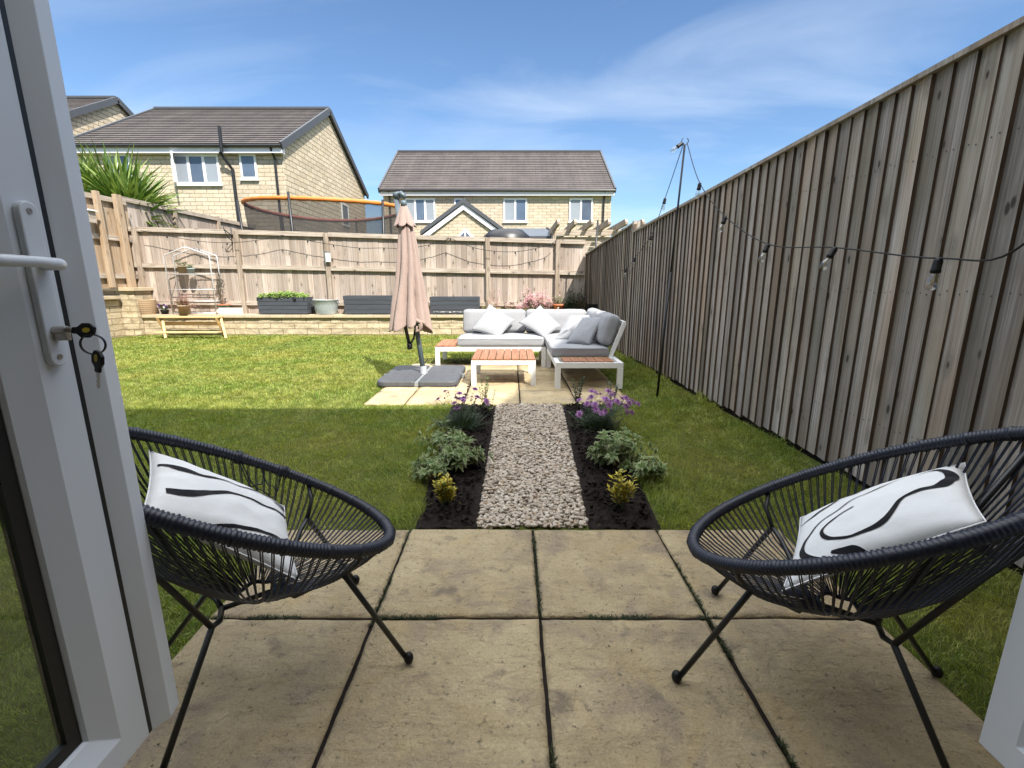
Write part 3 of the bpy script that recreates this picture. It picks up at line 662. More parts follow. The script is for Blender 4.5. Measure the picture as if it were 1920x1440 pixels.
def house(name, label, x0, x1, y0, y1, zg, eave, ridge, courses=20, wins=(), pipes=(), wallmat=None):
    th = thing(name, label, 'house', ((x0 + x1) / 2, (y0 + y1) / 2, zg)); ym = (y0 + y1) / 2
    wm_ = wallmat or M['stone']; mb = MB()
    mb.add([(x0,y0,zg),(x1,y0,zg),(x1,y0,eave),(x0,y0,eave)], [(0,1,2,3)]); mb.build('wall', wm_, th)
    mb = MB(); mb.add([(x0,y1,zg),(x1,y1,zg),(x1,y1,eave),(x0,y1,eave)], [(1,0,3,2)]); mb.build('wall', wm_, th)
    for xx, fl in ((x0, 1), (x1, 0)):
        mb = MB(); f = (0,1,2,3,4); mb.add([(xx,y0,zg),(xx,y1,zg),(xx,y1,eave),(xx,ym,ridge-.05),(xx,y0,eave)], [f[::-1] if fl else f]); mb.build('gable_wall', M['gable'] if wallmat is None else wallmat, th)
    ov, ve = .32, .12; sl_ = (ridge - eave) / (ym - y0); mb = MB()
    roof_slope(mb, x0 - ve, x1 + ve, y0 - ov, eave - ov * sl_ + .12, ym, ridge + .12, courses); roof_slope(mb, x0 - ve, x1 + ve, y1 + ov, eave - ov * sl_ + .12, ym, ridge + .12, courses)
    rf = mb.build('roof', M['tile'], th)
    mb = MB(); mb.bar((x0 - ve, ym, ridge + .15), (x1 + ve, ym, ridge + .15), .28, .09); mb.build('ridge_tile', M['lead'], rf)
    for xx in (x0 - ve, x1 + ve):
        for ya in (y0 - ov, y1 + ov):
            mb = MB(); mb.bar((xx, ya, eave - ov * sl_ + .06), (xx, ym, ridge + .06), .09, .26); mb.build('verge', M['lead'], rf)
    mb = MB(); mb.box((x0 - .1, y0 - ov + .06, eave - ov * sl_ - .17), (x1 + .1, y0 - .02, eave - ov * sl_ + .03)); mb.build('fascia', M['fascia'], th)
    mb = MB(); mb.tube([(x0 - .12, y0 - ov - .01, eave - ov * sl_ + .06), (x1 + .12, y0 - ov - .01, eave - ov * sl_ + .06)], .06, 8); mb.build('gutter', M['gutter'], th)
    for w in wins: window(th, **w)
    for p in pipes: mb = MB(); mb.tube(p[0], p[1], 8); mb.build('pipe', M['gutter'], th)
    return th
def hx(u, v, Y): return P(u, v, Y)
# house with the open casement (left of centre)
HY = 19.0
a = lambda u, v: (P(u, v, HY).x, P(u, v, HY).z)
x0, x1 = a(140, 300)[0], a(531, 300)[0]
pl = [P(u, v, HY - .12) for u, v in ((446, 405), (433, 318), (415, 284))]
pl2 = P(415, 284, 18.55); pl3 = P(410, 236, 18.55)
house('stone_house', 'cream stone house with dark tiled roof, open white casement and tall black vent pipe', x0, x1, HY, 29.0, .4, 6.22, 8.95, 21,
      wins=(dict(x0=a(331, 345)[0], x1=a(416, 345)[0], z0=a(370, 346)[1], z1=a(370, 290)[1], y=HY, panes=3, opened=0),
            dict(x0=a(453, 330)[0], x1=a(484, 330)[0], z0=a(470, 336)[1], z1=a(470, 289)[1], y=HY, panes=1, blind=False),
            dict(x0=a(200, 330)[0], x1=a(250, 330)[0], z0=a(220, 336)[1], z1=a(220, 289)[1], y=HY, panes=2),
            dict(x0=P(632, 370, 26).x * 0 + 24.9, x1=25.9, z0=4.0, z1=5.1, y=x1 + .005, panes=1, face='x', blind=False, sill=False)),
      pipes=(([(pl[0].x, HY - .09, .5), (pl[0].x, HY - .09, P(440, 320, HY).z), (pl[0].x - .25, HY - .35, P(420, 290, HY).z), (pl2.x, 18.58, pl2.z), (pl3.x, 18.58, pl3.z)], .06),
             ([(x1 - .28, HY - .07, .5), (x1 - .28, HY - .07, 5.7), (x1 - .3, HY - .3, 6.05)], .045)))
house('farther_house', 'cream stone house partly hidden by the white door, farther than the vent pipe house', -27, -19.0, 19.7, 29.5, .5, 6.95, 9.62, 21)
HC = 26.0
a = lambda u, v: (P(u, v, HC).x, P(u, v, HC).z)
x0, x1 = a(719, 380)[0], a(1146, 380)[0]
wz0, wz1 = a(965, 416)[1], a(965, 372)[1]
ch = house('stone_cottage', 'wide cream stone house with front gable porch behind the folded parasol', x0, x1, HC, HC + 9, .5, 5.95, 8.75, 21,
      wins=[dict(x0=a(u0, 390)[0], x1=a(u1, 390)[0], z0=wz0, z1=wz1, y=HC, panes=n, blind=b) for u0, u1, n, b in ((760, 816, 3, True), (852, 873, 1, False), (944, 988, 2, True), (1067, 1111, 2, True))],
      pipes=(([(x1 - .4, HC - .07, .5), (x1 - .4, HC - .07, 5.5), (x1 - .4, HC - .3, 5.85)], .045), ([(x0 + .35, HC - .07, .5), (x0 + .35, HC - .07, 5.5), (x0 + .35, HC - .3, 5.85)], .045)))
# its porch gable
GY = 24.6; ap = P(870, 381, GY); lf = P(792, 440, GY); rt = P(948, 440, GY); mx_ = (lf.x + rt.x) / 2; lf.z = rt.z = (lf.z + rt.z) / 2; ap.x = mx_
mb = MB(); k = .86; mb.prism([(mx_ - (mx_ - lf.x) * k, GY + .12, .5), (mx_ + (rt.x - mx_) * k, GY + .12, .5), (mx_ + (rt.x - mx_) * k, GY + .12, lf.z + .05), (mx_, GY + .12, ap.z - .22), (mx_ - (mx_ - lf.x) * k, GY + .12, lf.z + .05)], (0, 1.27, 0)); mb.build('porch_wall', M['stone'], ch)
mb = MB()
for s, q_ in ((-1, lf), (1, rt)): mb.bar((q_.x, GY + .03, q_.z - .1), (mx_, GY + .03, ap.z - .1), .05, .20, (0, -1, 0)) if False else mb.prism([(q_.x, GY, q_.z - .28), (q_.x, GY, q_.z - .02), (mx_, GY, ap.z - .02), (mx_, GY, ap.z - .30)], (0, .06, 0))
mb.build('barge_board', M['fascia'], ch)
mb = MB()
for s, q_ in ((-1, lf), (1, rt)): mb.prism([(q_.x + s * .1, GY - .08, q_.z - .02), (q_.x + s * .1, GY - .08, q_.z + .17), (mx_, GY - .08, ap.z + .22), (mx_, GY - .08, ap.z + .0)], (0, 1.48, 0))
mb.build('porch_roof', M['lead'], ch)
wv = P(872, 428, GY + .08); z_ = P(872, 441, GY + .08).z; zz_ = z_ - .3
mb = MB(); hw = 1.0
mb.prism([(wv.x - hw, GY + .06, wv.z - hw * .98), (wv.x + hw, GY + .06, wv.z - hw * .98), (wv.x, GY + .06, wv.z)], (0, .05, 0)); wf = mb.build('window', M['upvc_far'], ch)
for s in (-1, 1): mb = MB(); mb.prism([(wv.x + s * .04, GY + .05, wv.z - .16), (wv.x + s * .04, GY + .05, wv.z - hw * .98), (wv.x + s * (hw - .2), GY + .05, wv.z - hw * .98)], (0, .04, 0)); mb.build('pane', M['wglass'], wf)
# ------------------------------------------------------------------ own house (stands round the camera, casts the shade) and an added unseen house shading the sofa corner
oh = thing('rear_house', "house with open garden doors that shades the near patio and lawn", 'house', (0, -4, 0))
EY, EZ = .42, .0
t_ = (4.27 - EY) / -SUN.y; EZ = t_ * SUN.z
for lo, hi in (((-9, -.25, -.05), (-.80, -.03, EZ - .2)), ((1.0, -.25, -.05), (6.5, -.03, EZ - .2)), ((-.80, -.25, 2.0), (1.0, -.03, EZ - .2)), ((-.80, -.25, -.05), (1.0, -.03, .19)), ((-9, -8.5, -.05), (6.5, -8.2, EZ - .2))):
    mb = MB(); mb.box(lo, hi); mb.build('wall', M['stone'], oh)
for lo, hi in (((-9, -8.2, -.05), (-8.7, -.25, EZ - .2)), ((6.2, -8.2, -.05), (6.5, -.25, EZ - .2))):
    mb = MB(); mb.box(lo, hi); mb.build('gable_wall', M['stone'], oh)
rz = EZ + 2.3; mb = MB(); mb.prism([(-9.2, EY, EZ), (-9.2, EY, EZ - .12), (-9.2, -8.8, EZ - .12), (-9.2, -8.8, EZ), (-9.2, -4.2, rz)], (16, 0, 0)); mb.build('roof', M['tile'], oh)
pw = plain('room_paint', (.42,.41,.39), .8, .03, 3, 0)
mb = MB(); mb.box((-3, -4.5, .1), (3, -.25, .19)); mb.build('room_floor', plain('oak_floor', (.25,.17,.10), .5, .15, 9, 0), oh)
for lo, hi in (((-3, -4.6, 0), (3, -4.5, 2.5)), ((-3.1, -4.6, 0), (-3, -.25, 2.5)), ((3, -4.6, 0), (3.1, -.25, 2.5)), ((-3, -4.5, 2.5), (3, -.25, 2.6))):
    mb = MB(); mb.box(lo, hi); mb.build('room_wall', pw, oh)
nh = thing('shade_house', 'unseen tall house added outside the fence, roof edge shaped to shade the sofa corner', 'house', (8, -1, 0))
XN = 4.2
def up_(sx_, sy_, sz_=0): t = (XN - sx_) / SUN.x; return Vector((XN, sy_ + SUN.y * t, sz_ + SUN.z * t))
r1 = up_(-.13, 4.4); r2 = up_(.53, 6.55); sl2 = (r1.z - r2.z) / (r2.y - r1.y); rg = Vector((XN, r1.y - 2.2, r1.z + 2.2 * sl2))
mb = MB(); mb.prism([(XN + .15, r2.y - .2, -.05), (XN + .15, r2.y - .2, r2.z - .15), (XN + .15, rg.y, rg.z - .2), (XN + .15, 2 * rg.y - r2.y, r2.z - .15), (XN + .15, 2 * rg.y - r2.y, -.05)], (8, 0, 0)); mb.build('wall', M['stone'], nh)
mb = MB(); mb.prism([r2, r2 - Vector((0,0,.12)), (XN, rg.y, rg.z - .15), (XN, 2 * rg.y - r2.y, r2.z - .12), (XN, 2 * rg.y - r2.y, r2.z), rg], (8.3, 0, 0)); mb.build('roof', M['tile'], nh)
#PART3
# ------------------------------------------------------------------ garden doors
def leaf_frame(parent, X, y0, y1, z0, z1, s, mat):
    """glazed uPVC leaf in the plane x=X; inside face points s (+1: +x). Mitred loops: (inset, x-offset)"""
    prof = [(0, -.062), (0, 0), (.072, 0), (.118, -.026), (.122, -.034), (.122, -.062)]
    mb = MB(); vs = []
    for d, ox in prof: vs += [(X + s * ox, y0 + d, z0 + d), (X + s * ox, y1 - d, z0 + d), (X + s * ox, y1 - d, z1 - d), (X + s * ox, y0 + d, z1 - d)]
    n = len(prof); fs = []
    for i in range(n):
        a, b = i * 4, ((i + 1) % n) * 4
        for j in range(4):
            q_ = (a + j, a + (j + 1) % 4, b + (j + 1) % 4, b + j); fs.append(q_ if s > 0 else q_[::-1])
    mb.add(vs, fs); fr = mb.build('sash_frame', mat, parent, bevel=.0025)
    mb = MB()
    for d0, d1, ox in ((.1225, .152, -.036),):
        ya, yb, za, zb = y0 + d0, y1 - d0, z0 + d0, z1 - d0; w = d1 - d0; xa, xb = sorted((X + s * (ox - .02), X + s * ox))
        mb.box((xa, ya, za), (xb, ya + w, zb)); mb.box((xa, yb - w, za), (xb, yb, zb)); mb.box((xa, ya + w, za), (xb, yb - w, za + w)); mb.box((xa, ya + w, zb - w), (xb, yb - w, zb))
    mb.build('glazing_gasket', M['gasket'], parent)
    mb = MB(); xg = X - s * .045; mb.box((xg - .003, y0 + .145, z0 + .145), (xg + .003, y1 - .145, z1 - .145)); mb.build('glass_pane', M['glass'], parent)
    return fr
DX = -.918
door = thing('garden_door', 'open white plastic glazed door with lever handle at the left edge of the view', 'door', (DX, -.03, .05))
leaf_frame(door, DX, -.03, .958, .05, 2.06, 1, M['upvc'])
mb = MB(); mb.box((DX - .05, .9584, .052), (DX - .0015,   .9693, 2.058)); mb.build('edge_gasket', M['gasket'], door)
mb = MB(); pr = [(.9695, -.05), (.9695, -.008), (1.010, .016), (1.052, .008), (1.058, -.004), (1.058, -.05)]
mb.prism([(DX + o_, y, .045) for y, o_ in pr][::-1], (0, 0, 2.02)); mb.build('meeting_stile', M['upvc'], door, bevel=.0015)
# handle set
def stadium(y, z0, z1, r, n=10): return [(y + r * math.cos(a), z1 - r + r * math.sin(a)) for a in [math.pi * i / n for i in range(n + 1)]] + [(y - r * math.cos(a), z0 + r - r * math.sin(a)) for a in [math.pi * i / n for i in range(n + 1)]]
mb = MB(); mb.prism([(DX + .0005, y, z) for y, z in stadium(.918, 1.005, 1.318, .0185)], (.0135, 0, 0)); hp = mb.build('handle_plate', M['upvc'], door, bevel=.003)
for z in (1.30, 1.024): mb = MB(); mb.lathe([(.0055, .0), (.0055, .0012), (.003, .0012), (.0028, .0004), (0, .0004)], (DX + .014, .918, z), 12, ax=Matrix.Rotation(R(90), 3, 'Y')); mb.build('screw', M['chrome'], hp)
mb = MB(); hz = 1.203
mb.tube([(DX + .013, .922, hz), (DX + .040, .922, hz), (DX + .050, .918, hz), (DX + .055, .906, hz + .001), (DX + .056, .87, hz + .003), (DX + .056, .81, hz + .003), (DX + .052, .785, hz + .002)], [.012, .011, .0115, .0105, .0098, .0105, .008], 14)
mb.build('lever', M['upvc'], door, True)
mb = MB(); mb.prism([(DX + .0145, .918 + .0085 * math.cos(a), 1.077 + .0085 * math.sin(a)) for a in [R(-50) + R(280) * i / 14 for i in range(15)]] + [(DX + .0145, .918 + .005 * c_, 1.057 + .0) for c_ in (-1, 1)], (.026, 0, 0)); mb.build('lock_cylinder', M['chrome'], door, bevel=.001)
kr = thing('key_ring', 'two black headed keys on a split ring hanging from the lock of the white door', 'keys', (DX + .07, .918, 1.06))
KY = .918
def key(c, rot, nm):
    """key whose bow sits at c; blade points along -x rotated by rot in the xz plane"""
    Mx = Matrix.Translation(c) @ Matrix.Rotation(rot, 4, 'Y') @ Matrix.Rotation(R(-18), 4, 'X')
    mb = MB(); pts = [Mx @ Vector((.0185 * math.cos(a) * (1.0 if k % 2 else 1.04), -.0035, .0155 * math.sin(a))) for k, a in enumerate([2 * math.pi * (i + .5) / 8 for i in range(8)])]
    mb.prism(pts, Mx.to_3x3() @ Vector((0, .007, 0))); mb.prism([Mx @ Vector(p) for p in ((-.016, -.003, -.007), (-.027, -.003, -.006), (-.027, -.003, .006), (-.016, -.003, .007))], Mx.to_3x3() @ Vector((0, .006, 0)))
    k = mb.build(nm, M['blackplastic'], kr, bevel=.0012)
    mb = MB(); mb.prism([Mx @ Vector((.003 + .0075 * math.cos(a), -.0042, .005 * math.sin(a))) for a in [2 * math.pi * i / 16 for i in range(16)]], Mx.to_3x3() @ Vector((0, .0084, 0))); mb.build('inlay', M['yellow'], k)
    mb = MB(); zs = [(-.0265, -.004), (-.058, -.004), (-.061, -.001), (-.058, .0025), (-.054, .004), (-.05, .0028), (-.046, .004), (-.041, .002), (-.036, .004), (-.0265, .004)]
    mb.prism([Mx @ Vector((x, -.0011, z)) for x, z in zs], Mx.to_3x3() @ Vector((0, .0022, 0))); mb.build('blade', M['chrome'], k)
b1 = Vector((DX + .0145 + .026 + .036, KY, 1.0765)); key(b1, 0, 'key')
rc = b1 + Vector((.012, -.004, -.027))
mb = MB()
for off_ in (-.0012, .0012): mb.tube([rc + Vector((.0195 * math.cos(a), off_ + .006 * math.cos(a), .0195 * math.sin(a))) for a in [2 * math.pi * i / 36 for i in range(36)]], .0013, 6, True)
mb.build('split_ring', M['gutter'], kr, True)
key(rc + Vector((.004, .0, -.030)), R(-80), 'key')
d2 = thing('garden_door', 'corner of the second open white door leaf beside the patio chair on the right', 'door', (1.162, -.03, .05))
leaf_frame(d2, 1.162, -.03, .938, .05, 2.06, -1, M['upvc'])
for o_ in (door, kr, d2):       # the doors stand a step up, above the patio
    o_.location = Vector((0, 0, CH)) + (Vector(o_.location) - Vector((0, 0, CH))) * .80; o_.scale = (.80, .80, .80)
# ------------------------------------------------------------------ string chairs
UF, UB, RB, ZM, DZ = .399, .407, .349, .599, .238
def rim_pt(t, k=1.0):
    c = math.cos(t); return Vector((UF * c if c > 0 else UB * c, RB * math.sin(t) * k, ZM - DZ * c + .004 * math.cos(2 * t)))
def string_chair(cx, cy, yaw, label, knots=()):
    th = thing('string_chair', label, 'chair', (cx, cy, 0), 'woven string patio chairs'); Mx = Matrix.Translation((cx, cy, 0)) @ Matrix.Rotation(yaw, 4, 'Z')
    n = 864; pts = [Mx @ rim_pt(2 * math.pi * i / n) for i in range(n)]
    mb = MB(); mb.tube(pts, [.0182 - (.0034 if i % 3 == 2 else 0) + (.0020 if i % 33 < 3 else 0) for i in range(n)], 10, True); mb.build('wrapped_rim', M['cord'], th, True)
    mb = MB(); rr, rz_ = .05, .268
    ringp = lambda t: Vector((rr * math.cos(t) + .0, rr * math.sin(t), rz_ + .004 * math.sin(t * 5)))
    N = 112
    for i in range(N):
        t = 2 * math.pi * (i + .5) / N; t += random.uniform(-.006, .006)
        a, b = rim_pt(t), ringp(t + random.uniform(-.05, .05))
        for sgn in (-.5, .5):
            a2 = rim_pt(t + sgn * .012); p = [a2 - Vector((0, 0, .012))]
            for q_ in (.25, .5, .75, 1):
                m = a2.lerp(b, q_); sag = .045 * math.sin(math.pi * q_) ; m = m + Vector((math.cos(t), math.sin(t), -.6)) * sag; p.append(m)
            mb.tube([Mx @ x for x in p], .0018, 5, cap=False)
    mb.tube([Mx @ ringp(2 * math.pi * i / 24) for i in range(24)], .006, 6, True)
    mb.build('string_seat', M['cord'], th, True)
    mb = MB()                                     # leg frame
    for w in (-1, 1):
        rp = rim_pt(w * .95)
        mb.tube([Mx @ Vector(p) for p in ((.36, w * .245, .008), (.205, w * .205, .345), (.195, w * .195, .352), (.17, w * .17, .335), (.09, w * .075, .258), (.075, w * .03, .252), (.075, 0, .252))], .0082, 8)
        mb.tube([Mx @ Vector(p) for p in ((.198, w * .197, .350), (.23, w * .245, .40), rp - Vector((0, 0, .01)))], .0075, 8)
        mb.tube([Mx @ Vector(p) for p in ((-.27, w * .23, .008), (-.12, w * .085, .262), (-.10, w * .06, .256), (-.09, 0, .252))], .0082, 8)
        mb.tube([Mx @ Vector(p) for p in ((-.12, w * .085, .262), rim_pt(math.pi - w * .55) - Vector((0, 0, .012)))], .0078, 8)
    mb.tube([Mx @ Vector((.075, 0, .252)), Mx @ Vector((-.09, 0, .252))], .0078, 8)
    mb.build('leg_frame', M['blackmetal'], th, True)
    for x, w in ((.363, .246), (.363, -.246), (-.273, .231), (-.273, -.231)):
        mb = MB(); c = Mx @ Vector((x, w, 0)); mb.lathe([(.006, .001), (.0125, .004), (.0155, .013), (.014, .023), (.009, .031), (0, .034)], c, 14); mb.build('foot_cap', M['blackplastic'], th, True)
    if knots:
        mb = MB()
        for t in knots:
            for k in range(5):
                t2 = t + random.uniform(-.025, .025); c = rim_pt(t2); d = (rim_pt(t2 + .01) - rim_pt(t2 - .01)).normalized(); u_ = d.orthogonal().normalized(); v_ = d.cross(u_); tilt = d * random.uniform(-.4, .4)
                mb.tube([Mx @ (c + (u_ * math.cos(a) + v_ * math.sin(a) + tilt * math.cos(a)) * .0215) for a in [6.283 * i / 14 for i in range(14)]], .0023, 5, True)
        for (ta, tb, dp) in ((knots[0], knots[1], .10), (knots[1] + .02, knots[1] - .2, .08), (knots[0] + .03, knots[0] + .2, .07)):
            A, B = rim_pt(ta), rim_pt(tb); c = []
            for i in range(13):
                q_ = i / 12; p = A.lerp(B, q_); s_ = math.sin(math.pi * q_); c.append(Mx @ (p + Vector((0, -.05 * s_, -dp * s_ + .012 * math.sin(q_ * 14)))))
            mb.tube(c, .0022, 5)
        mb.build('repair_knot', M['cord'], th, True)
    return th
string_chair(-.763, 1.219, .645, 'navy black string chair with knotted repairs on its rim, beside the open door with keys', (1.15, 1.5))
string_chair(.932, 1.158, 2.519, 'navy black string chair without repairs, standing beside the timber boundary fence')
# scatter pillows from four corners
def pillow(name, label, cat, bl, br, tr, tl, puff, mat, group=None, lines=(), n=26, pinch=.05, seed=1):
    bl, br, tr, tl = map(Vector, (bl, br, tr, tl)); c = (bl + br + tr + tl) / 4
    th = thing(name, label, cat, c, group); nm = ((br - bl).cross(tl - bl)).normalized()
    if nm.dot(Vector((0, 0, CH)) - c) < 0: nm = -nm
    def base(u, v):
        s, t = 2 * u - 1, 2 * v - 1
        uu = .5 + .5 * s * (1 - pinch * (1 - t * t)); vv = .5 + .5 * t * (1 - pinch * (1 - s * s))
        return (bl * (1 - uu) + br * uu) * (1 - vv) + (tl * (1 - uu) + tr * uu) * vv
    def hgt(u, v):
        s, t = abs(2 * u - 1), abs(2 * v - 1); e = max(0, (1 - s ** 2.3)) ** .55 * max(0, (1 - t ** 2.3)) ** .55
        w = noise.noise((u * 5 + seed, v * 5, seed)) * .12 + .10 * noise.noise((u * 11, v * 3 + seed, seed)) * (max(s, t) ** 3) * 2
        return puff * e * (1 + w) + puff * .05 * noise.noise((u * 9, v * 9, seed)) * min(1, e * 2)
    fr = lambda u, v: base(u, v) + nm * hgt(u, v); bk = lambda u, v: base(u, v) - nm * hgt(u, v) * .9
    mb = MB(); mb.grid(fr, n, n); o = len(mb.v); w = n + 1; mb.grid(bk, n, n); mb.f[n*n:] = [f[::-1] for f in mb.f[n*n:]]
    # weld rims
    import bmesh
    ob = mb.build('cover', mat, th, True); bm = bmesh.new(); bm.from_mesh(ob.data); bmesh.ops.remove_doubles(bm, verts=bm.verts, dist=.0004); bm.to_mesh(ob.data); bm.free()
    mb = MB(); edge = [base(i / 30, 0) for i in range(30)] + [base(1, i / 30) for i in range(30)] + [base(1 - i / 30, 1) for i in range(30)] + [base(0, 1 - i / 30) for i in range(30)]
    mb.tube(edge, .0022, 5, True); mb.build('seam', mat, ob, True)
    if lines:
        mb = MB()
        for ln, ws in lines:
            pts = [Vector((p[0], p[1], 0)) for p in ln]; sm = []; m = len(pts)
            for i in range(m - 1):
                p0, p1, p2, p3 = pts[max(0, i-1)], pts[i], pts[i+1], pts[min(m-1, i+2)]
                for k in range(10):
                    t = k / 10; q_ = .5 * ((2*p1) + (p2-p0)*t + (2*p0-5*p1+4*p2-p3)*t*t + (3*p1-p0-3*p2+p3)*t**3); wq = ws[i] * (1 - t) + ws[i+1] * t; sm.append((q_, wq))
            sm.append((pts[-1], ws[-1])); vs = []; k = len(sm)
            for i, (q_, wq) in enumerate(sm):
                d = (sm[min(i+1, k-1)][0] - sm[max(i-1, 0)][0]); d = Vector((-d.y, d.x, 0)); d = d.normalized() if d.length > 1e-6 else Vector((0,1,0))
                for sg in (-1, 0, 1):
                    u, v = q_.x + d.x * sg * wq / 2, q_.y + d.y * sg * wq / 2; u, v = min(max(u, .004), .996), min(max(v, .004), .996); vs.append(fr(u, v) + nm * .0018)
            mb.add(vs, [f for i in range(k - 1) for f in ((i*3, i*3+1, i*3+4, i*3+3), (i*3+1, i*3+2, i*3+5, i*3+4))])
        mb.build('line_print', M['ink'], ob, True)
    return th
# (u: near->far along the bottom edge, v: bottom->top)
pillow('pillow', 'white cotton pillow with loose black line print, in the chair beside the fence', 'pillow', (.757,1.145,.325), (.965,1.42,.40), (1.31,1.262,.66), (1.125,1.005,.615), .062, M['pillow'], 'line print pillows',
       lines=((((.02,.28),(.22,.12),(.45,.18),(.62,.40),(.80,.66),(.84,.86),(.70,.95),(.52,.90),(.40,.72),(.20,.60),(.16,.42),(.26,.27),(.40,.27),(.52,.44)), (.05,.04,.012,.012,.012,.02,.06,.06,.02,.05,.02,.03,.016,.012)),
              (((.70,.05),(.80,.30),(.92,.50),(.97,.72)), (.02,.025,.015,.01)), (((.0,.45),(.06,.40),(.10,.30)), (.07,.06,.02))), seed=3)
pillow('pillow', 'white cotton pillow with flowing black line print, in the chair beside the open door', 'pillow', (-.80,1.50,.40), (-.625,1.205,.315), (-.935,1.075,.60), (-1.10,1.33,.672), .060, M['pillow'], 'line print pillows',
       lines=((((.30,.98),(.33,.86),(.36,.74),(.30,.60),(.24,.42),(.14,.22),(.10,.06),(.16,.04),(.16,.14)), (.03,.085,.05,.018,.014,.016,.03,.03,.014)),
              (((.72,.93),(.70,.80),(.58,.66),(.46,.50),(.40,.28),(.30,.02)), (.08,.085,.045,.026,.024,.03)),
              (((.98,.70),(.88,.50),(.78,.25),(.72,.02)), (.02,.03,.03,.02)), (((.10,.56),(.14,.46),(.12,.36)), (.008,.026,.008))), seed=8)
# ------------------------------------------------------------------ sofa set
def cushion(name, lo, hi, parent, mat, r=.035, puff=.02, n=14, Mx=None, seed=0, bulge=(0,0,1)):
    lo, hi = Vector(lo), Vector(hi); c = (lo + hi) / 2; h = (hi - lo) / 2; mb = MB()
    for ax in range(3):
        for s in (-1, 1):
            a, b = [(1, 2), (2, 0), (0, 1)][ax]
            def fn(u, v):
                p = Vector((0, 0, 0)); p[ax] = s * h[ax]; p[a] = (2*u-1) * h[a]; p[b] = (2*v-1) * h[b]
                q_ = Vector([max(-h[i] + r, min(h[i] - r, p[i])) for i in range(3)]); d = p - q_
                p2 = q_ + (d.normalized() * r if d.length > 1e-6 else Vector((0,0,0)))
                e = [1 - (p[i] / h[i]) ** 2 for i in range(3)]
                if ax == [i for i in range(3) if bulge[i]][0]: p2[ax] += s * puff * max(0, e[a]) ** .5 * max(0, e[b]) ** .5
                w = c + p2; k = .006 * noise.noise((w.x * 7 + seed, w.y * 7, w.z * 7)) + .004 * noise.noise((w.x * 19, w.y * 19 + seed, w.z * 19))
                p2[ax] += s * k
                return Mx @ (c + p2) if Mx else c + p2
            g = len(mb.f); mb.grid(fn, n, n)
            if s < 0: mb.f[g:] = [f[::-1] for f in mb.f[g:]]
    o = mb.build(name, mat, parent, True)
    mb = MB(); zt = hi.z - .012
    loop = []
    for (x, y) in ((lo.x, lo.y), (hi.x, lo.y), (hi.x, hi.y), (lo.x, hi.y)):
        loop.append((x, y))
    pts = []
    for i in range(4):
        p, q_ = Vector((*loop[i], zt)), Vector((*loop[(i+1) % 4], zt))
        for k in range(8): pts.append(p.lerp(q_, .04 + .92 * k / 7))
    if bulge[2]: mb.tube(pts, .004, 5, True); mb.build('piping', mat, o, True)
    return o
def sofa_left():
    th = thing('garden_sofa', 'pale grey sofa section facing the house with teak end panel, behind the teak coffee table', 'sofa', (-.2, 6.8, 0), 'corner sofa sections')
    x0, x1, y0, y1 = -1.07, .47, 6.42, 7.15
    mb = MB(); mb.box((x0, y0, .225), (x1, y0 + .04, .285)); mb.box((x0, y1 - .04, .225), (x1, y1, .285)); mb.box((x0, y0 + .04, .225), (x0 + .04, y1 - .04, .285)); mb.box((x1 - .04, y0 + .04, .225), (x1, y1 - .04, .285)); mb.build('seat_frame', M['whitemetal'], th)
    for x in (x0, x1 - .055):
        for y in (y0 - .002, y1 - .053): mb = MB(); mb.box((x - .002, y, 0), (x + .057, y + .055, .224 if 0 else .2245)); mb.build('leg', M['whitemetal'], th)
    for k in range(3):
        mb = MB(); mb.box((x0 + .005 + k * .098, y0 + .003, .286), (x0 + .098 + k * .098, y1 - .003, .306)); mb.build('teak_slat', M['teak'], th)
    mb = MB()
    for x in (-.7, 0, .44): mb.bar((x, y1 - .02, .28), (x, y1 + .10, .70), .04, .03, (1,0,0))
    mb.bar((-.72, y1 + .10, .70), (1.15, y1 + .10, .70), .03, .04); mb.build('back_frame', M['whitemetal'], th)
    cushion('seat_cushion', (-.765, y0 - .005, .288), (.45, y1 - .02, .405), th, M['sofa'], seed=1)
    T = Matrix.Translation((0, 7.10, .40)) @ Matrix.Rotation(R(-10), 4, 'X') @ Matrix.Translation((0, -7.10, -.40))
    cushion('back_cushion', (-.74, 7.00, .405), (.205, 7.14, .765), th, M['sofa'], .05, .035, Mx=T, seed=2, bulge=(0,1,0))
    cushion('back_cushion', (.21, 7.00, .405), (1.12, 7.14, .765), th, M['sofa'], .05, .035, Mx=T, seed=3, bulge=(0,1,0))
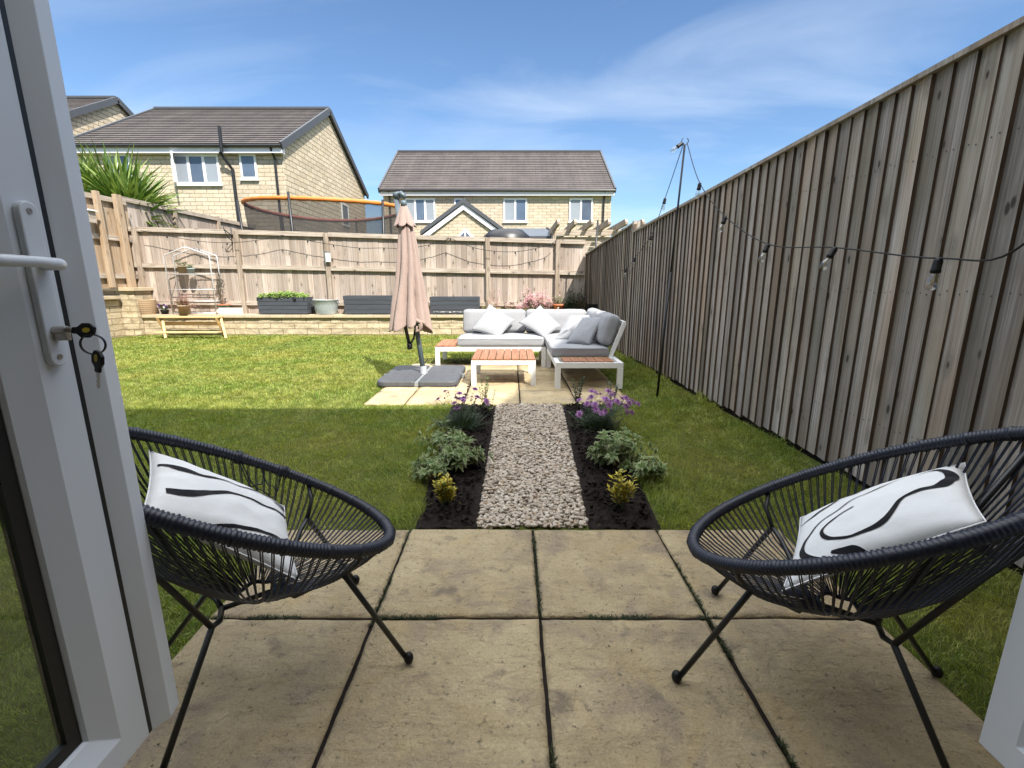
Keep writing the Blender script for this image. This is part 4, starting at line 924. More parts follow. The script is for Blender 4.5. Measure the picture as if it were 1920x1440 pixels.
def sofa_right():
    th = thing('garden_sofa', 'pale grey sofa section along the fence with teak slats at its near end', 'sofa', (.86, 6, 0), 'corner sofa sections')
    x0, x1, y0, y1 = .485, 1.235, 5.07, 7.15
    mb = MB(); mb.box((x0, y0, .235), (x1, y0 + .05, .295)); mb.box((x0, y1 - .05, .235), (x1, y1, .295)); mb.box((x0, y0 + .05, .235), (x0 + .05, y1 - .05, .295)); mb.box((x1 - .05, y0 + .05, .235), (x1, y1 - .05, .295)); mb.box((x0+.05, 5.42, .235), (x1-.05, 5.46, .293)); mb.build('seat_frame', M['whitemetal'], th)
    for x in (x0, x1 - .055):
        for y in (y0 - .002, 6.38, y1 - .053): mb = MB(); mb.box((x - .002, y, 0), (x + .057, y + .055, .2345)); mb.build('leg', M['whitemetal'], th)
    for k in range(6): mb = MB(); mb.box((.575 + k * .094, 5.10, .285), (.662 + k * .094, 5.40, .307)); mb.build('teak_slat', M['teak'], th)
    mb = MB()
    for y in (5.47, 6.3, 7.1): mb.bar((x1 - .07, y, .285), (x1 + .085, y, .70), .045, .03, (0,1,0))
    mb.bar((x1 + .085, 5.45, .70), (x1 + .085, 7.14, .70), .03, .035); mb.build('back_frame', M['whitemetal'], th)
    cushion('seat_cushion', (.465, 5.43, .297), (1.155, 7.1, .415), th, M['sofa'], seed=5)
    T = Matrix.Translation((1.13, 0, .41)) @ Matrix.Rotation(R(17), 4, 'Y') @ Matrix.Translation((-1.13, 0, -.41))
    cushion('back_cushion', (1.03, 5.50, .415), (1.185, 6.30, .80), th, M['sofa'], .06, .035, Mx=T, seed=6, bulge=(1,0,0))
    cushion('back_cushion', (1.03, 6.31, .415), (1.185, 7.02, .80), th, M['sofa'], .06, .035, Mx=T, seed=7, bulge=(1,0,0))
sofa_left(); sofa_right()
def q4(a, b, c, d): return [P(*p) for p in (a, b, c, d)]
G_ = 'grey scatter cushions on the corner sofa'
pillow('scatter_cushion', 'grey scatter cushion stood on its corner, nearest the parasol', 'cushion', *q4((936,634,6.66), (966,600,6.93), (918,570,7.02), (884,618,6.80)), .055, M['sofa'], G_, seed=11, pinch=.06)
pillow('scatter_cushion', 'grey scatter cushion stood on its corner at the middle of the sofa back', 'cushion', *q4((1021,634,6.66), (1053,612,6.90), (1013,572,7.02), (972,605,6.86)), .055, M['sofa'], G_, seed=12, pinch=.06)
pillow('scatter_cushion', 'grey scatter cushion slumped behind another at the corner of the sofa', 'cushion', (.56,6.12,.42), (.86,6.0,.42), (1.06,6.28,.74), (.80,6.50,.72), .06, M['sofa'], G_, seed=13, pinch=.06)
pillow('scatter_cushion', 'creased grey scatter cushion leaning on the fence side back, in front of another cushion', 'cushion', (.66,5.70,.43), (.93,5.56,.43), (1.15,5.82,.745), (.92,6.10,.72), .065, M['sofa'], G_, seed=14, pinch=.06)
ct = thing('coffee_table', 'low white metal coffee table with eight teak slats in front of the sofa', 'table', (-.1, 5.63, 0))
x0, x1, y0, y1 = -.465, .27, 5.22, 6.03
mb = MB(); mb.box((x0, y0, .245), (x1, y0 + .05, .295)); mb.box((x0, y1 - .05, .245), (x1, y1, .295)); mb.box((x0, y0 + .05, .245), (x0 + .05, y1 - .05, .295)); mb.box((x1 - .05, y0 + .05, .245), (x1, y1 - .05, .295)); mb.build('frame', M['whitemetal'], ct)
for x in (x0 - .002, x1 - .053):
    for y in (y0 - .002, y1 - .053): mb = MB(); mb.box((x, y, 0), (x + .055, y + .055, .2445)); mb.build('leg', M['whitemetal'], ct)
for k in range(8): w = (x1 - x0) / 8; mb = MB(); mb.box((x0 + k * w + .004, y0 + .002, .297), (x0 + (k + 1) * w - .004, y1 - .002, .318)); mb.build('teak_slat', M['teak'], ct, bevel=.003)
# ------------------------------------------------------------------ parasol
um = thing('cantilever_parasol', 'tall folded blush pink cantilever parasol on four dark grey base slabs', 'parasol', (-1.1, 5.68, 0))
bx0, by0 = -1.09, 5.68
for i in (-1, 1):
    for j in (-1, 1):
        c = Vector((bx0 + i * .245, by0 + j * .275)); hw, hd, r = .225, .255, .10; mb = MB(); ring = []
        for k in range(4):
            cc = [(1,1),(-1,1),(-1,-1),(1,-1)][k]; rr = r if cc == (i, j) else .03
            for a in range(6): t = math.pi / 2 * (k + a / 5); ring.append((c.x + cc[0] * (hw - rr) + rr * math.cos(t), c.y + cc[1] * (hd - rr) + rr * math.sin(t)))
        n = len(ring); vs = []
        for z, s in ((.006, .99), (.02, 1), (.052, 1), (.066, .975), (.070, .93), (.068, .86)): vs += [(c.x + (x - c.x) * s, c.y + (y - c.y) * s, z) for x, y in ring]
        mb.add(vs, [tuple(range(n))[::-1], tuple(range(5*n, 6*n))] + [(l*n+k, l*n+(k+1)%n, (l+1)*n+(k+1)%n, (l+1)*n+k) for l in range(5) for k in range(n)]); mb.build('base_slab', M['umbbase'], um)
mb = MB(); mb.box((bx0 - .5, by0 - .022, .004), (bx0 + .5, by0 + .022, .05)); mb.box((bx0 - .022, by0 - .52, .005), (bx0 + .022, by0 - .023, .051)); mb.box((bx0 - .022, by0 + .023, .005), (bx0 + .022, by0 + .52, .051)); mb.build('cross_foot', M['greymetal'], um)
pb = Vector((bx0 - .01, by0, .05)); pt = P(743, 372, 5.80)
mb = MB(); mb.tube([pb, pb.lerp(pt, .3), pb.lerp(pt, .7), pt], .031, 16); pole = mb.build('pole', M['umbpole'], um, True)
mb = MB(); mb.lathe([(.06, 0), (.06, .012), (.04, .02), (.038, .10), (.0, .10)], pb, 16); mb.build('pole_socket', M['greymetal'], um, True)
mb = MB(); mb.tube([pt + Vector((0,0,-.04)), pt + Vector((.01,-.02,.03)), pt + Vector((.07,-.05,.05)), pt + Vector((.12,-.07,.0))], .026, 10); mb.tube([pt + Vector((-.02,0,.03)), pt + Vector((.05,-.02,.035))], .04, 10); mb.build('top_bracket', M['umbpole'], um, True)
hb = P(768, 648, 5.70); ha = P(757, 600, 5.72)
mb = MB(); mb.tube([P(752, 520, 5.76), ha, hb], [.022, .024, .02], 10); mb.tube([P(778, 618, 5.62), P(776, 634, 5.62), hb], [.012, .012, .014], 8); mb.lathe([(.0, -.05), (.03, -.045), (.035, 0), (.03, .03), (0, .035)], hb, 12); mb.build('crank_handle', M['blackmetal'], um, True)
# canopy cloth: deep hanging folds round a leaning axis
ctop = P(757, 384, 5.68); cbot = P(772, 612, 5.60)
def canopy_pt(a, t):
    ax = ctop.lerp(cbot, t); w = .066 + .160 * max(0, t - .15) - .02 * max(0, .25 - t)
    k = 8; ph = k * a / 2 + .55 * math.sin(a + 2.2 * t) + .35 * math.sin(2 * a + 1) + .6 * t
    f = abs(math.sin(ph)) ** .75; deep = .26 + .36 * min(1, t * 1.3)
    r = w * (1 + .18 - deep * (1 - f) + .16 * noise.noise((math.cos(a) * 1.7, math.sin(a) * 1.7, t * 2.6)) + .05 * noise.noise((math.cos(a) * 5, math.sin(a) * 5, t * 7)))
    drop = (.07 * (f - .6) + .06 * math.sin(2 * a + .7) + .03 * math.sin(3 * a)) * max(0, t - .65) / .35
    return ax + Vector((r * math.cos(a) * 1.06 + .012 * math.sin(5 * t), r * math.sin(a) * .82, -drop))
mb = MB(); na, nt = 150, 60
vs = [canopy_pt(2 * math.pi * i / na, .165 + .835 * j / nt) for j in range(nt + 1) for i in range(na)]
mb.add(vs, [(j*na+i, (j+1)*na+i, (j+1)*na+(i+1)%na, j*na+(i+1)%na) for j in range(nt) for i in range(na)]); cn = mb.build('canopy', M['canopy'], um, True)
sm_ = cn.modifiers.new('t', 'SOLIDIFY'); sm_.thickness = .003
def vent_pt(a, t):
    ax = ctop.lerp(cbot, t * .165) ; r = .030 + .078 * t ** .9; f = 2 * abs(math.sin(3 * a + .5)) ** .8 - 1
    r *= 1 + .20 * f * t; return ax + Vector((r * 1.05 * math.cos(a), r * .85 * math.sin(a), -.022 * f * t ** 3))
mb = MB(); nt = 18; vs = [vent_pt(2 * math.pi * i / na, j / nt) for j in range(nt + 1) for i in range(na)]
mb.add(vs, [(j*na+i, (j+1)*na+i, (j+1)*na+(i+1)%na, j*na+(i+1)%na) for j in range(nt) for i in range(na)]); vt = mb.build('vent_flap', M['canopy'], um, True)
sm_ = vt.modifiers.new('t', 'SOLIDIFY'); sm_.thickness = .003
mb = MB(); mb.lathe([(0, .05), (.03, .045), (.036, .02), (.036, -.02), (0, -.02)], ctop, 14); mb.build('finial', M['umbpole'], um, True)
mb = MB(); fd = [P(u, v, 5.5) for u, v in ((776, 596), (790, 600), (787, 618), (778, 622), (783, 610))]
mb.tube([P(778, 600, 5.5), P(790, 604, 5.48), P(789, 618, 5.5), P(780, 621, 5.5), P(782, 612, 5.47)], [.03, .028, .024, .02, .01], 8); mb.build('tucked_fold', M['canopy'], um, True)
# ------------------------------------------------------------------ festoon lights
def festoon_bulb(parent, p, tilt=(0,0), s=1.0):
    Mx = Matrix.Translation(p) @ Matrix.Rotation(tilt[0], 4, 'X') @ Matrix.Rotation(tilt[1], 4, 'Y') @ Matrix.Scale(s, 4)
    mb = MB(); pr = [(.006, .012), (.012, .008), (.0165, -.004), (.0165, -.034), (.0185, -.038), (.0185, -.050), (.013, -.052), (0, -.052)]
    mb.lathe(pr, (0,0,0), 12); mb.v = [tuple(Mx @ Vector(q_)) for q_ in mb.v]; so_ = mb.build('socket', M['blackplastic'], parent, True)
    mb = MB(); mb.lathe([(.0125, -.0525), (.0135, -.060), (.021, -.078), (.0235, -.094), (.0205, -.110), (.012, -.120), (0, -.1225)], (0,0,0), 14); mb.v = [tuple(Mx @ Vector(q_)) for q_ in mb.v]; b = mb.build('bulb', M['bulb'], parent, True)
    if s > .9:
        mb = MB(); mb.tube([(.0, 0, -.056), (.004, 0, -.075), (.007, .003, -.10), (-.003, .006, -.078), (-.006, -.002, -.10), (.0, -.004, -.075), (0, 0, -.056)], .0009, 4); mb.v = [tuple(Mx @ Vector(q_)) for q_ in mb.v]; mb.build('filament', M['filament'], b)
def catenary(pts, sub=8):
    pts = [Vector(p) for p in pts]; out = []
    for i in range(len(pts) - 1):
        p0, p1, p2, p3 = pts[max(0, i-1)], pts[i], pts[i+1], pts[min(len(pts)-1, i+2)]
        for k in range(sub):
            t = k / sub; out.append(.5 * ((2*p1) + (p2-p0)*t + (2*p0-5*p1+4*p2-p3)*t*t + (3*p1-p0-3*p2+p3)*t**3))
    return out + [pts[-1]]
pole_b = Vector((1.542, 4.79, 0)); pole_t = Vector((1.640, 4.79, 2.44))
lp = thing('light_pole', 'slim black pole with a hooked top standing in the grass by the boundary fence', 'pole', pole_b)
mb = MB(); mb.tube([pole_b + Vector((0,0,-.04)), pole_b.lerp(pole_t, .52)], .0125, 10); mb.build('lower_tube', M['blackmetal'], lp, True)
mb = MB(); mb.tube([pole_b.lerp(pole_t, .5), pole_t], .0095, 10); mb.build('upper_tube', M['blackmetal'], lp, True)
mb = MB(); mb.tube([pole_t + Vector((.033 * math.sin(a), 0, .035 - .033 * math.cos(a))) for a in [R(28) + R(304) * i / 18 - R(180) * 0 for i in range(19)] ][::1], .0035, 6)
mb = MB(); mb.tube([pole_t + Vector((.032 * math.cos(a), 0, .034 + .032 * math.sin(a))) for a in [R(125) + R(290) * i / 18 for i in range(19)]], .0035, 6); mb.build('hook', M['blackmetal'], lp, True)
fp_t = P(1121, 413, 10.2); fp_b = P(1107, 590, 10.2)
lp2 = thing('light_pole', 'thin black pole in the far corner beside the solar panel and dark shrub', 'pole', fp_b)
mb = MB(); mb.tube([fp_b, fp_t], .018, 8); mb.build('lower_tube', M['blackmetal'], lp2, True)
near = [(1312,345,4.45), (1360,408,4.0), (1440,460,3.4), (1565,467,2.65), (1760,488,1.95), (1925,458,1.52)]
far = [(1247,373,5.35), (1221,442,6.0), (1191,484,6.85), (1174,505,7.6), (1158,507,8.3), (1145,494,8.9), (1134,473,9.5)]
fl = thing('festoon_lights', 'string of clear bulbs on black cable looping along the tall grey boundary fence', 'string lights', pole_t, 'festoon lights')
def nxy(q_): return P(*q_)
for pts in ([pole_t + Vector((.02,0,.02))] + [nxy(q_) + Vector((0,0,.008)) for q_ in near] + [Vector((1.30, .95, 1.75)), Vector((1.26, .12, 2.0))], [pole_t + Vector((-.01,0,.02))] + [nxy(q_) + Vector((0,0,.008)) for q_ in far] + [fp_t]):
    mb = MB(); mb.tube(catenary(pts), .0038, 6); mb.build('cable', M['blackplastic'], fl, True)
tl_ = [(.0, .12), (.05, .3), (.0, .35), (.05, .45), (.0, .10), (0, 0)]
for q_, t in list(zip(near, tl_))[:5]: festoon_bulb(fl, nxy(q_), t)
for i, q_ in enumerate(far): festoon_bulb(fl, nxy(q_), (random.uniform(-.2,.2), random.uniform(-.1,.3)))
festoon_bulb(fl, pole_t + Vector((-.03, 0, .012)), (0, .95))
bf = [(313,442), (371,452), (426,455), (479,451), (529,441), (577,451), (625,459), (674,465), (720,465), (762,466), (804,459), (845,447), (887,464), (927,471), (966,472), (1004,466), (1034,457)]
fl2 = thing('festoon_lights', 'string of small dark bulbs swagged across the sunlit back fence', 'string lights', (-3.5, 10.7, 2), 'festoon lights')
YB = BFY - .20
for seg in ([(264,432)] + bf[:5], bf[4:12], bf[11:] + [(1046,447)]):
    mb = MB(); mb.tube(catenary([P(u, v, YB) for u, v in seg], 6), .006, 5); mb.build('cable', M['blackplastic'], fl2, True)
for u, v in bf: festoon_bulb(fl2, P(u, v, YB) - Vector((0,0,.005)), (random.uniform(-.2,.2), random.uniform(-.25,.25)), .85)
# ------------------------------------------------------------------ things on and by the low wall
WZ = .447                                           # top of the coping
def at(u, v, Y): return P(u, v, Y)
def onwall(u, Y): p = P(u, 590, Y); return Vector((p.x, Y, WZ))
def pot(name, label, cat, c, r, h, mat, taper=.75, rim=.012, n=24, soil=True, rimmat=None, group=None):
    th = thing(name, label, cat, c, group)
    mb = MB(); rb = r * taper; mb.lathe([(rb, .0), (r * .97, h - rim * 1.6), (r + rim * .5, h - rim * 1.6), (r + rim * .5, h), (r - .012, h), (r - .018, h - .03)], c, n); mb.build('pot_body', mat, th, True)
    if rimmat: mb = MB(); mb.lathe([(r + rim * .6, h - rim), (r + rim * .9, h - rim * .4), (r + rim * .6, h + .004), (r - .01, h + .004)], c, n); mb.build('pot_rim', rimmat, th, True)
    if soil: mb = MB(); mb.lathe([(r - .016, h - .028), (.0, h - .018)], c, n); mb.build('compost', M['soilmat'], th)
    return th
def sprigs(mb, c, n, h, spread, lf, lw, lean=.6, per=9, up=.3):
    """loose leafy stems"""
    for _ in range(n):
        a = random.uniform(0, 6.283); d = Vector((math.cos(a) * random.uniform(0, lean), math.sin(a) * random.uniform(0, lean), 1)).normalized(); L = h * random.uniform(.6, 1.1)
        b = Vector(c) + Vector((math.cos(a), math.sin(a), 0)) * random.uniform(0, spread)
        for k in range(per):
            t = (k + 1) / per; q_ = b + d * L * t; a2 = random.uniform(0, 6.283)
            mb.leaf(q_, (math.cos(a2), math.sin(a2), random.uniform(-.1, up + .5)), lf * random.uniform(.7, 1.2), lw * random.uniform(.8, 1.2), (0, 0, 1), random.uniform(.1, .4))
def stems(mb, c, pts, r=.003):
    for p in pts: m = (Vector(c) + Vector(p)) / 2 + Vector((random.uniform(-.02,.02), random.uniform(-.02,.02), 0)); mb.tube([c, m, p], r, 4)
# tubular steel rack
rk = thing('plant_rack', 'house shaped tubular grey metal plant rack standing on the low stone wall', 'rack', onwall(360, 10.8))
ya, yb = 10.64, 10.92
def fpt(u, v, dy=0):
    p = P(u, v, ya); return Vector((p.x, ya, p.z))
L0, L1, PK, R1, R0 = fpt(322, 591), fpt(310, 479), fpt(350, 463), fpt(394, 479), fpt(405, 591)
xl, xr = (L0.x + L1.x) / 2, (R0.x + R1.x) / 2; zt = L1.z; zp = PK.z
for y in (ya, yb):
    mb = MB(); mb.tube([(xl, y, WZ), (xl, y, zt - .02), (xl + .02, y, zt + .01), ((xl + xr) / 2 - .03, y, zp - .01), ((xl + xr) / 2 + .03, y, zp - .01), (xr - .02, y, zt + .01), (xr, y, zt - .02), (xr, y, WZ)], .0125, 8); mb.build('hoop_frame', M['greymetal'] if 0 else plain('rack_tube', (.55,.55,.56), .4, .05, 20, 0, 100, .2), rk, True)
shz = [P(350, 514, ya).z, P(350, 543, ya).z, P(350, 565, ya).z, WZ + .03]
for z in shz:
    mb = MB()
    for y in (ya, yb): mb.tube([(xl, y, z), (xr, y, z)], .009, 6)
    for k in range(7): x = xl + (xr - xl) * k / 6; mb.tube([(x, ya, z), (x, yb, z)], .004 if 0 < k < 6 else .009, 5)
    mb.build('wire_shelf', bpy.data.materials['rack_tube'], rk, True)
sx_ = P(343, 514, 10.78).x; z = shz[0] + .011
p1_ = pot('plant_pot', 'tan clay pot of green sprigs on the top shelf of the metal rack', 'pot', (sx_, 10.78, z), .095, .17, M['tanpot'])
mb = MB(); sprigs(mb, (sx_, 10.78, z + .14), 16, .15, .06, .06, .022, .8); mb.build('leafy_sprigs', M['leaf_mid'], p1_)
sx_ = P(359, 514, 10.76).x
p2_ = pot('plant_pot', 'small pale blue pot of green sprigs on the top shelf of the metal rack', 'pot', (sx_, 10.76, z), .075, .12, M['bluepot'])
mb = MB(); sprigs(mb, (sx_, 10.76, z + .10), 12, .12, .04, .05, .02, .8); mb.build('leafy_sprigs', M['leaf_mid'], p2_)
# woven basket
c = onwall(277, 10.74); bk = thing('woven_basket', 'pale woven wicker basket on the low wall beside the stone pier', 'basket', c)
mb = MB(); n = 40; rows = 15
for j in range(rows):
    t = j / (rows - 1); r = .165 + .032 * math.sin(t * 2.6); z = t * .31
    mb.tube([c + Vector(((r + .006 * (1 if (i + j) % 2 else -1)) * math.cos(6.283 * i / n), (r + .006 * (1 if (i + j) % 2 else -1)) * math.sin(6.283 * i / n), z + .012)) for i in range(n)], .0125, 5, True, mi=j % 2)
mb.build('weave', [M['wicker'], plain('brown_wicker', (.25,.16,.09), .8, .15, 60, .3, 200)], bk, True)
mb = MB(); mb.lathe([(.155, .01), (.175, .15), (.16, .30)], c, 24); mb.build('lining', M['soilmat'], bk)
# purple pansies in a low pot
c = onwall(310, 10.78); th = pot('flower_pot', 'low pot of dark purple and white pansies beside the basket', 'flower pot', c, .085, .09, M['blackplastic'])
mb = MB(); sprigs(mb, c + Vector((0,0,.07)), 14, .10, .07, .05, .03, .9, 6); mb.build('leafy_sprigs', M['leaf_dark'], th)
for i in range(11):
    a = random.uniform(0, 6.28); q_ = c + Vector((math.cos(a) * random.uniform(.02, .13), math.sin(a) * .08 - .03, random.uniform(.13, .23))); mb = MB()
    for k in range(5): b = k * 1.2566 + a; mb.leaf(q_, (math.cos(b), -.25, math.sin(b)), .034, .034, (0, -1, .2), .05)
    mb.build('flower', M['petal_dark'] if i % 4 else M['whitepot'], th)
# tan pot with pink heuchera sprays
c = onwall(347, 10.60); th = pot('flower_pot', 'tan pot with a haze of small pink flowers in front of the metal rack', 'flower pot', c, .125, .215, M['tanpot'], .86, .02)
mb = MB(); sprigs(mb, c + Vector((0,0,.19)), 34, .15, .09, .06, .03, 1.3, 7); mb.build('leafy_sprigs', foliage('bronze_leaves', [(.16,.14,.05),(.28,.22,.09),(.25,.12,.06)], .3), th)
mb = MB(); pk = []
for _ in range(52):
    a = random.uniform(0, 6.28); l = random.uniform(.05, .40); h = random.uniform(.26, .52) - l * .25; p = c + Vector((math.cos(a) * l, math.sin(a) * l * .5, h)); pk.append(p)
stems(mb, c + Vector((0,0,.2)), pk, .0022); mb.build('stem', M['stemred'], th)
mb = MB()
for p in pk:
    for _ in range(7):
        q_ = p + Vector((random.gauss(0,.018), random.gauss(0,.018), random.gauss(-.02,.03)))
        for k in range(3): a = random.uniform(0, 6.28); mb.leaf(q_, (math.cos(a), math.sin(a), .3), .02, .015, (0,0,1), .1)
mb.build('blossom', M['petal_pink'], th)
# teal pot with climber
c = onwall(421, 10.80); c.z = WZ + .0; th = pot('plant_pot', 'teal glazed pot with terracotta rim and thin climbing plant beside the metal rack', 'pot', c + Vector((0, .02, .05)), .125, .165, M['tealpot'], .8, .015, rimmat=M['terracotta'])
mb = MB(); stm = catenary([c + Vector((0,0,.2)), c + Vector((-.02,0,.45)), c + Vector((-.08,.04,.7)), c + Vector((-.02,.02,.95))], 5); mb.tube(stm, .006, 5); mb.build('stem', M['stemred'], th)
mb = MB()
for p in stm[3:]:
    for _ in range(10):
        a = random.uniform(0, 6.28); mb.leaf(p + Vector((random.gauss(0,.04), random.gauss(0,.03), random.gauss(0,.04))), (math.cos(a), math.sin(a), .1), .055, .03, (0,0,1), .2)
mb.build('foliage', M['leaf_dark'], th)
mb = MB(); mb.lathe([(.07, 0), (.10, .048)], c + Vector((0,.02,0)), 18); mb.build('pot_foot', M['soilmat'], th)
# arrow board
a_, b_ = onwall(405, 10.63), onwall(456, 10.63); zt = P(430, 577, 10.63).z
sg = thing('arrow_board', 'whitewashed wooden arrow board with faded white lettering leaning on the low wall top', 'sign', (a_ + b_) / 2)
mb = MB(); zm = (WZ + zt) / 2; mb.prism([(a_.x, 10.63, zm), (a_.x + .09, 10.63, WZ + .002), (b_.x, 10.63, WZ + .002), (b_.x, 10.63, zt), (a_.x + .09, 10.63, zt)], (0, .02, 0)); bd = mb.build('board', M['signwood'], sg)
mb = MB(); x = a_.x + .26
for w in (.035, .03, .04, .03, .035, .03):
    mb.box((x, 10.627, zm - .03), (x + .008, 10.6295, zm + .03)); mb.box((x + .008, 10.627, zm + .022), (x + w, 10.6295, zm + .03)); x += w + .018
mb.build('lettering', M['whitepot'], bd)
# troughs
def trough(label, u0, u1, vt, Y, plants=None):
    a_, b_ = onwall(u0, Y), onwall(u1, Y); zt = P((u0 + u1) / 2, vt, Y).z; x0, x1 = a_.x, b_.x; y1 = Y + .30
    th = thing('planter_trough', label, 'planter', ((x0 + x1) / 2, Y + .15, WZ), 'dark grey wooden troughs on the wall'); h = zt - WZ - .02; nb = 4
    for k in range(nb):
        z0, z1 = WZ + .02 + k * h / nb, WZ + .02 + (k + 1) * h / nb - .006; e = .025 * (k / nb); mb = MB()
        mb.box((x0 - e, Y - e * .4, z0), (x1 + e, Y + .022 - e * .4, z1)); mb.build('front_board', M['greypaint'], th, bevel=.004)
        if k == nb - 1:
            mb = MB(); mb.box((x0 - e, y1 - .02, WZ + .02), (x1 + e, y1, z1)); mb.build('back_board', M['greypaint'], th)
    for x, s in ((x0, -1), (x1, 1)):
        mb = MB(); e = .02; xa, xb = sorted((x, x - s * .02)); mb.box((xa, Y + .023, WZ + .02), (xb, y1 - .021, WZ + .02 + h - .006)); mb.build('end_board', M['greypaint'], th)
    for f in (.08, .5, .92): mb = MB(); x = x0 + (x1 - x0) * f; mb.box((x - .05, Y + .01, WZ), (x + .05, y1, WZ + .019)); mb.build('foot', M['greypaint'], th)
    mb = MB(); mb.grid(lambda u, v: (x0 + .022 + u * (x1 - x0 - .044), Y + .024 + v * .254, WZ + h - .02 + .015 * noise.noise((u * 9, v * 4, x0))), 30, 8); mb.build('compost', M['soilmat'], th)
    return th, x0, x1, WZ + h
th, x0, x1, zt = trough('dark grey wooden trough full of bright green leaves on the low wall', 486, 577, 557, 10.62)
mb = MB()
for _ in range(620):
    u = random.random(); x = x0 + .02 + u * (x1 - x0 - .04); y = random.uniform(10.60, 10.9); z = zt - .02 + random.uniform(0, .14) * (.55 + .5 * math.sin(math.pi * u)) * (1 + .5 * noise.noise((x * 5, y * 5, 0))); a = random.uniform(0, 6.28)
    mb.leaf((x, y, z), (math.cos(a), math.sin(a) - .2, random.uniform(.1, 1)), random.uniform(.05, .085), random.uniform(.035, .055), (0, -.3, 1), .3)
mb.build('salad_leaves', M['leaf_lettuce'], th)
mb = MB(); mb.prism([((x0 + x1) / 2 + .26, 10.585, zt - .01), ((x0 + x1) / 2 + .30, 10.585, zt - .07), ((x0 + x1) / 2 + .34, 10.585, zt - .01)], (0, .012, 0)); mb.build('clip', M['blackplastic'], th)
th, x0, x1, zt = trough('dark grey wooden trough with bare compost, left of the parasol', 647, 738, 554, 10.62)
mb = MB()
for _ in range(22): x = random.uniform(x0, x1); mb.box((x, 10.63, zt - .03), (x + random.uniform(.02,.06), 10.66, zt + random.uniform(0, .012)))
struct(mb.build('bark_chips', M['wicker'], th), 'stuff')
th, x0, x1, zt = trough('dark grey wooden trough with scuffed paint, right of the parasol', 808, 897, 556, 10.62)
mb = MB()
lo, hi_ = [], []
for i in range(40): x = x0 + .06 + i * .018; z = WZ + .062 + .008 * noise.noise((x * 9, 0, 0)); h = max(.0006, .012 * noise.noise((x * 21, 3, 0)) + .003); lo.append((x, 10.6085, z - h)); hi_.append((x, 10.6085, z + h))
mb.add(lo + hi_, [(i, i + 1, i + 41, i + 40) for i in range(39)])
mb.build('paint_scuff', M['whitepot'], th)  # pale streak of scuffed paint along the lowest front board
mb = MB(); sprigs(mb, ((x0 + x1) / 2 - .55, 10.75, zt), 5, .22, .05, .06, .02, .5, 5); mb.build('seedling', M['leaf_mid'], th)
# galvanised tub
c = onwall(613, 10.78); tb = thing('zinc_tub', 'round pale galvanised metal tub between two dark grey troughs', 'tub', c)
mb = MB(); mb.lathe([(.22, 0), (.225, .02), (.265, .20), (.272, .31), (.285, .318), (.285, .334), (.268, .334), (.25, .25)], c, 32); mb.build('tub_wall', M['zinc'], tb, True)
mb = MB(); mb.lathe([(.255, .26), (0, .28)], c, 24); mb.build('compost', M['soilmat'], tb)
for s in (-1, 1): mb = MB(); mb.tube([c + Vector((s * (.275 + .05 * math.sin(a)), -.06 * math.cos(a), .29 - .05 * math.sin(a))) for a in [math.pi * i / 8 for i in range(9)]], .007, 6); mb.build('ring_handle', M['zinc'], tb, True)
# small white pots and sprigs
for u, l in ((905, 'small white pot with a pale bloom, next to the scuffed trough'), (914.5, 'small white pot with green sprigs, touching a similar white pot')):
    c = onwall(u, 10.62); th = pot('flower_pot', l, 'flower pot', c, .052, .115, M['whitepot'], .85, .01)
    mb = MB(); sprigs(mb, c + Vector((0,0,.1)), 8, .10, .03, .04, .018, .6, 5); mb.build('leafy_sprigs', M['leaf_mid'] if u > 910 else M['leaf_cream'], th)
c = onwall(932, 10.66); th = pot('flower_pot', 'grey pot holding tall thin pink flower spikes near the white pots', 'flower pot', c, .085, .15, M['tanpot'], .85, .012)
tips = [c + Vector((random.uniform(-.25, .28), random.uniform(-.05, .1), random.uniform(.25, .58))) for _ in range(9)]
mb = MB(); stems(mb, c + Vector((0,0,.13)), tips, .003); mb.build('stem', M['stemred'], th)
mb = MB()
for p in tips:
    for k in range(22): q_ = p + Vector((random.gauss(0,.015), random.gauss(0,.015), random.uniform(-.16, .03))); a = random.uniform(0, 6.28); mb.leaf(q_, (math.cos(a), math.sin(a), .5), .022, .015, (0,0,1), .1)
mb.build('blossom', M['petal_pink'], th)
# pink drift in the raised bed, terracotta pot, dark shrub
c = onwall(1005, 10.86); th = thing('pink_perennial', 'drift of pink flowers on green stems in the bed behind the sofa', 'plant', c)
mb = MB(); tips = []
for _ in range(90):
    x = random.triangular(-.75, .55, .1); h = random.uniform(.10, .36) * (1.2 - abs(x)) + (.18 if random.random() < .12 else 0); tips.append(c + Vector((x, random.uniform(-.14, .08), h + .04)))
for p in tips: mb.tube([(p.x * .97 + c.x * .03, p.y, WZ - .02), p], .003, 4)
mb.build('stem', M['stem'], th)
mb = MB()
for p in tips:
    for k in range(12): q_ = p + Vector((random.gauss(0,.03), random.gauss(0,.025), random.gauss(0,.03))); a = random.uniform(0, 6.28); mb.leaf(q_, (math.cos(a), math.sin(a) - .4, .4), .034, .026, (0,-.5,1), .1)
mb.build('blossom', M['petal_pink'], th)
mb = MB()
for _ in range(420): x = random.uniform(-1.05, .75); a = random.uniform(0, 6.28); mb.leaf(c + Vector((x, random.uniform(-.22, .1), random.uniform(-.01, .13))), (math.cos(a), math.sin(a), .7), .07, .03, (0,0,1), .3)
mb.build('foliage', foliage('mixed_bed_leaves', [(.10,.15,.04),(.2,.22,.08),(.3,.26,.12)], .3), th)
c = onwall(1047, 10.72); th = pot('flower_pot', 'tilted terracotta pot with a green bushy plant near the far fence corner', 'flower pot', c, .118, .235, M['terracotta'], .68, .03)
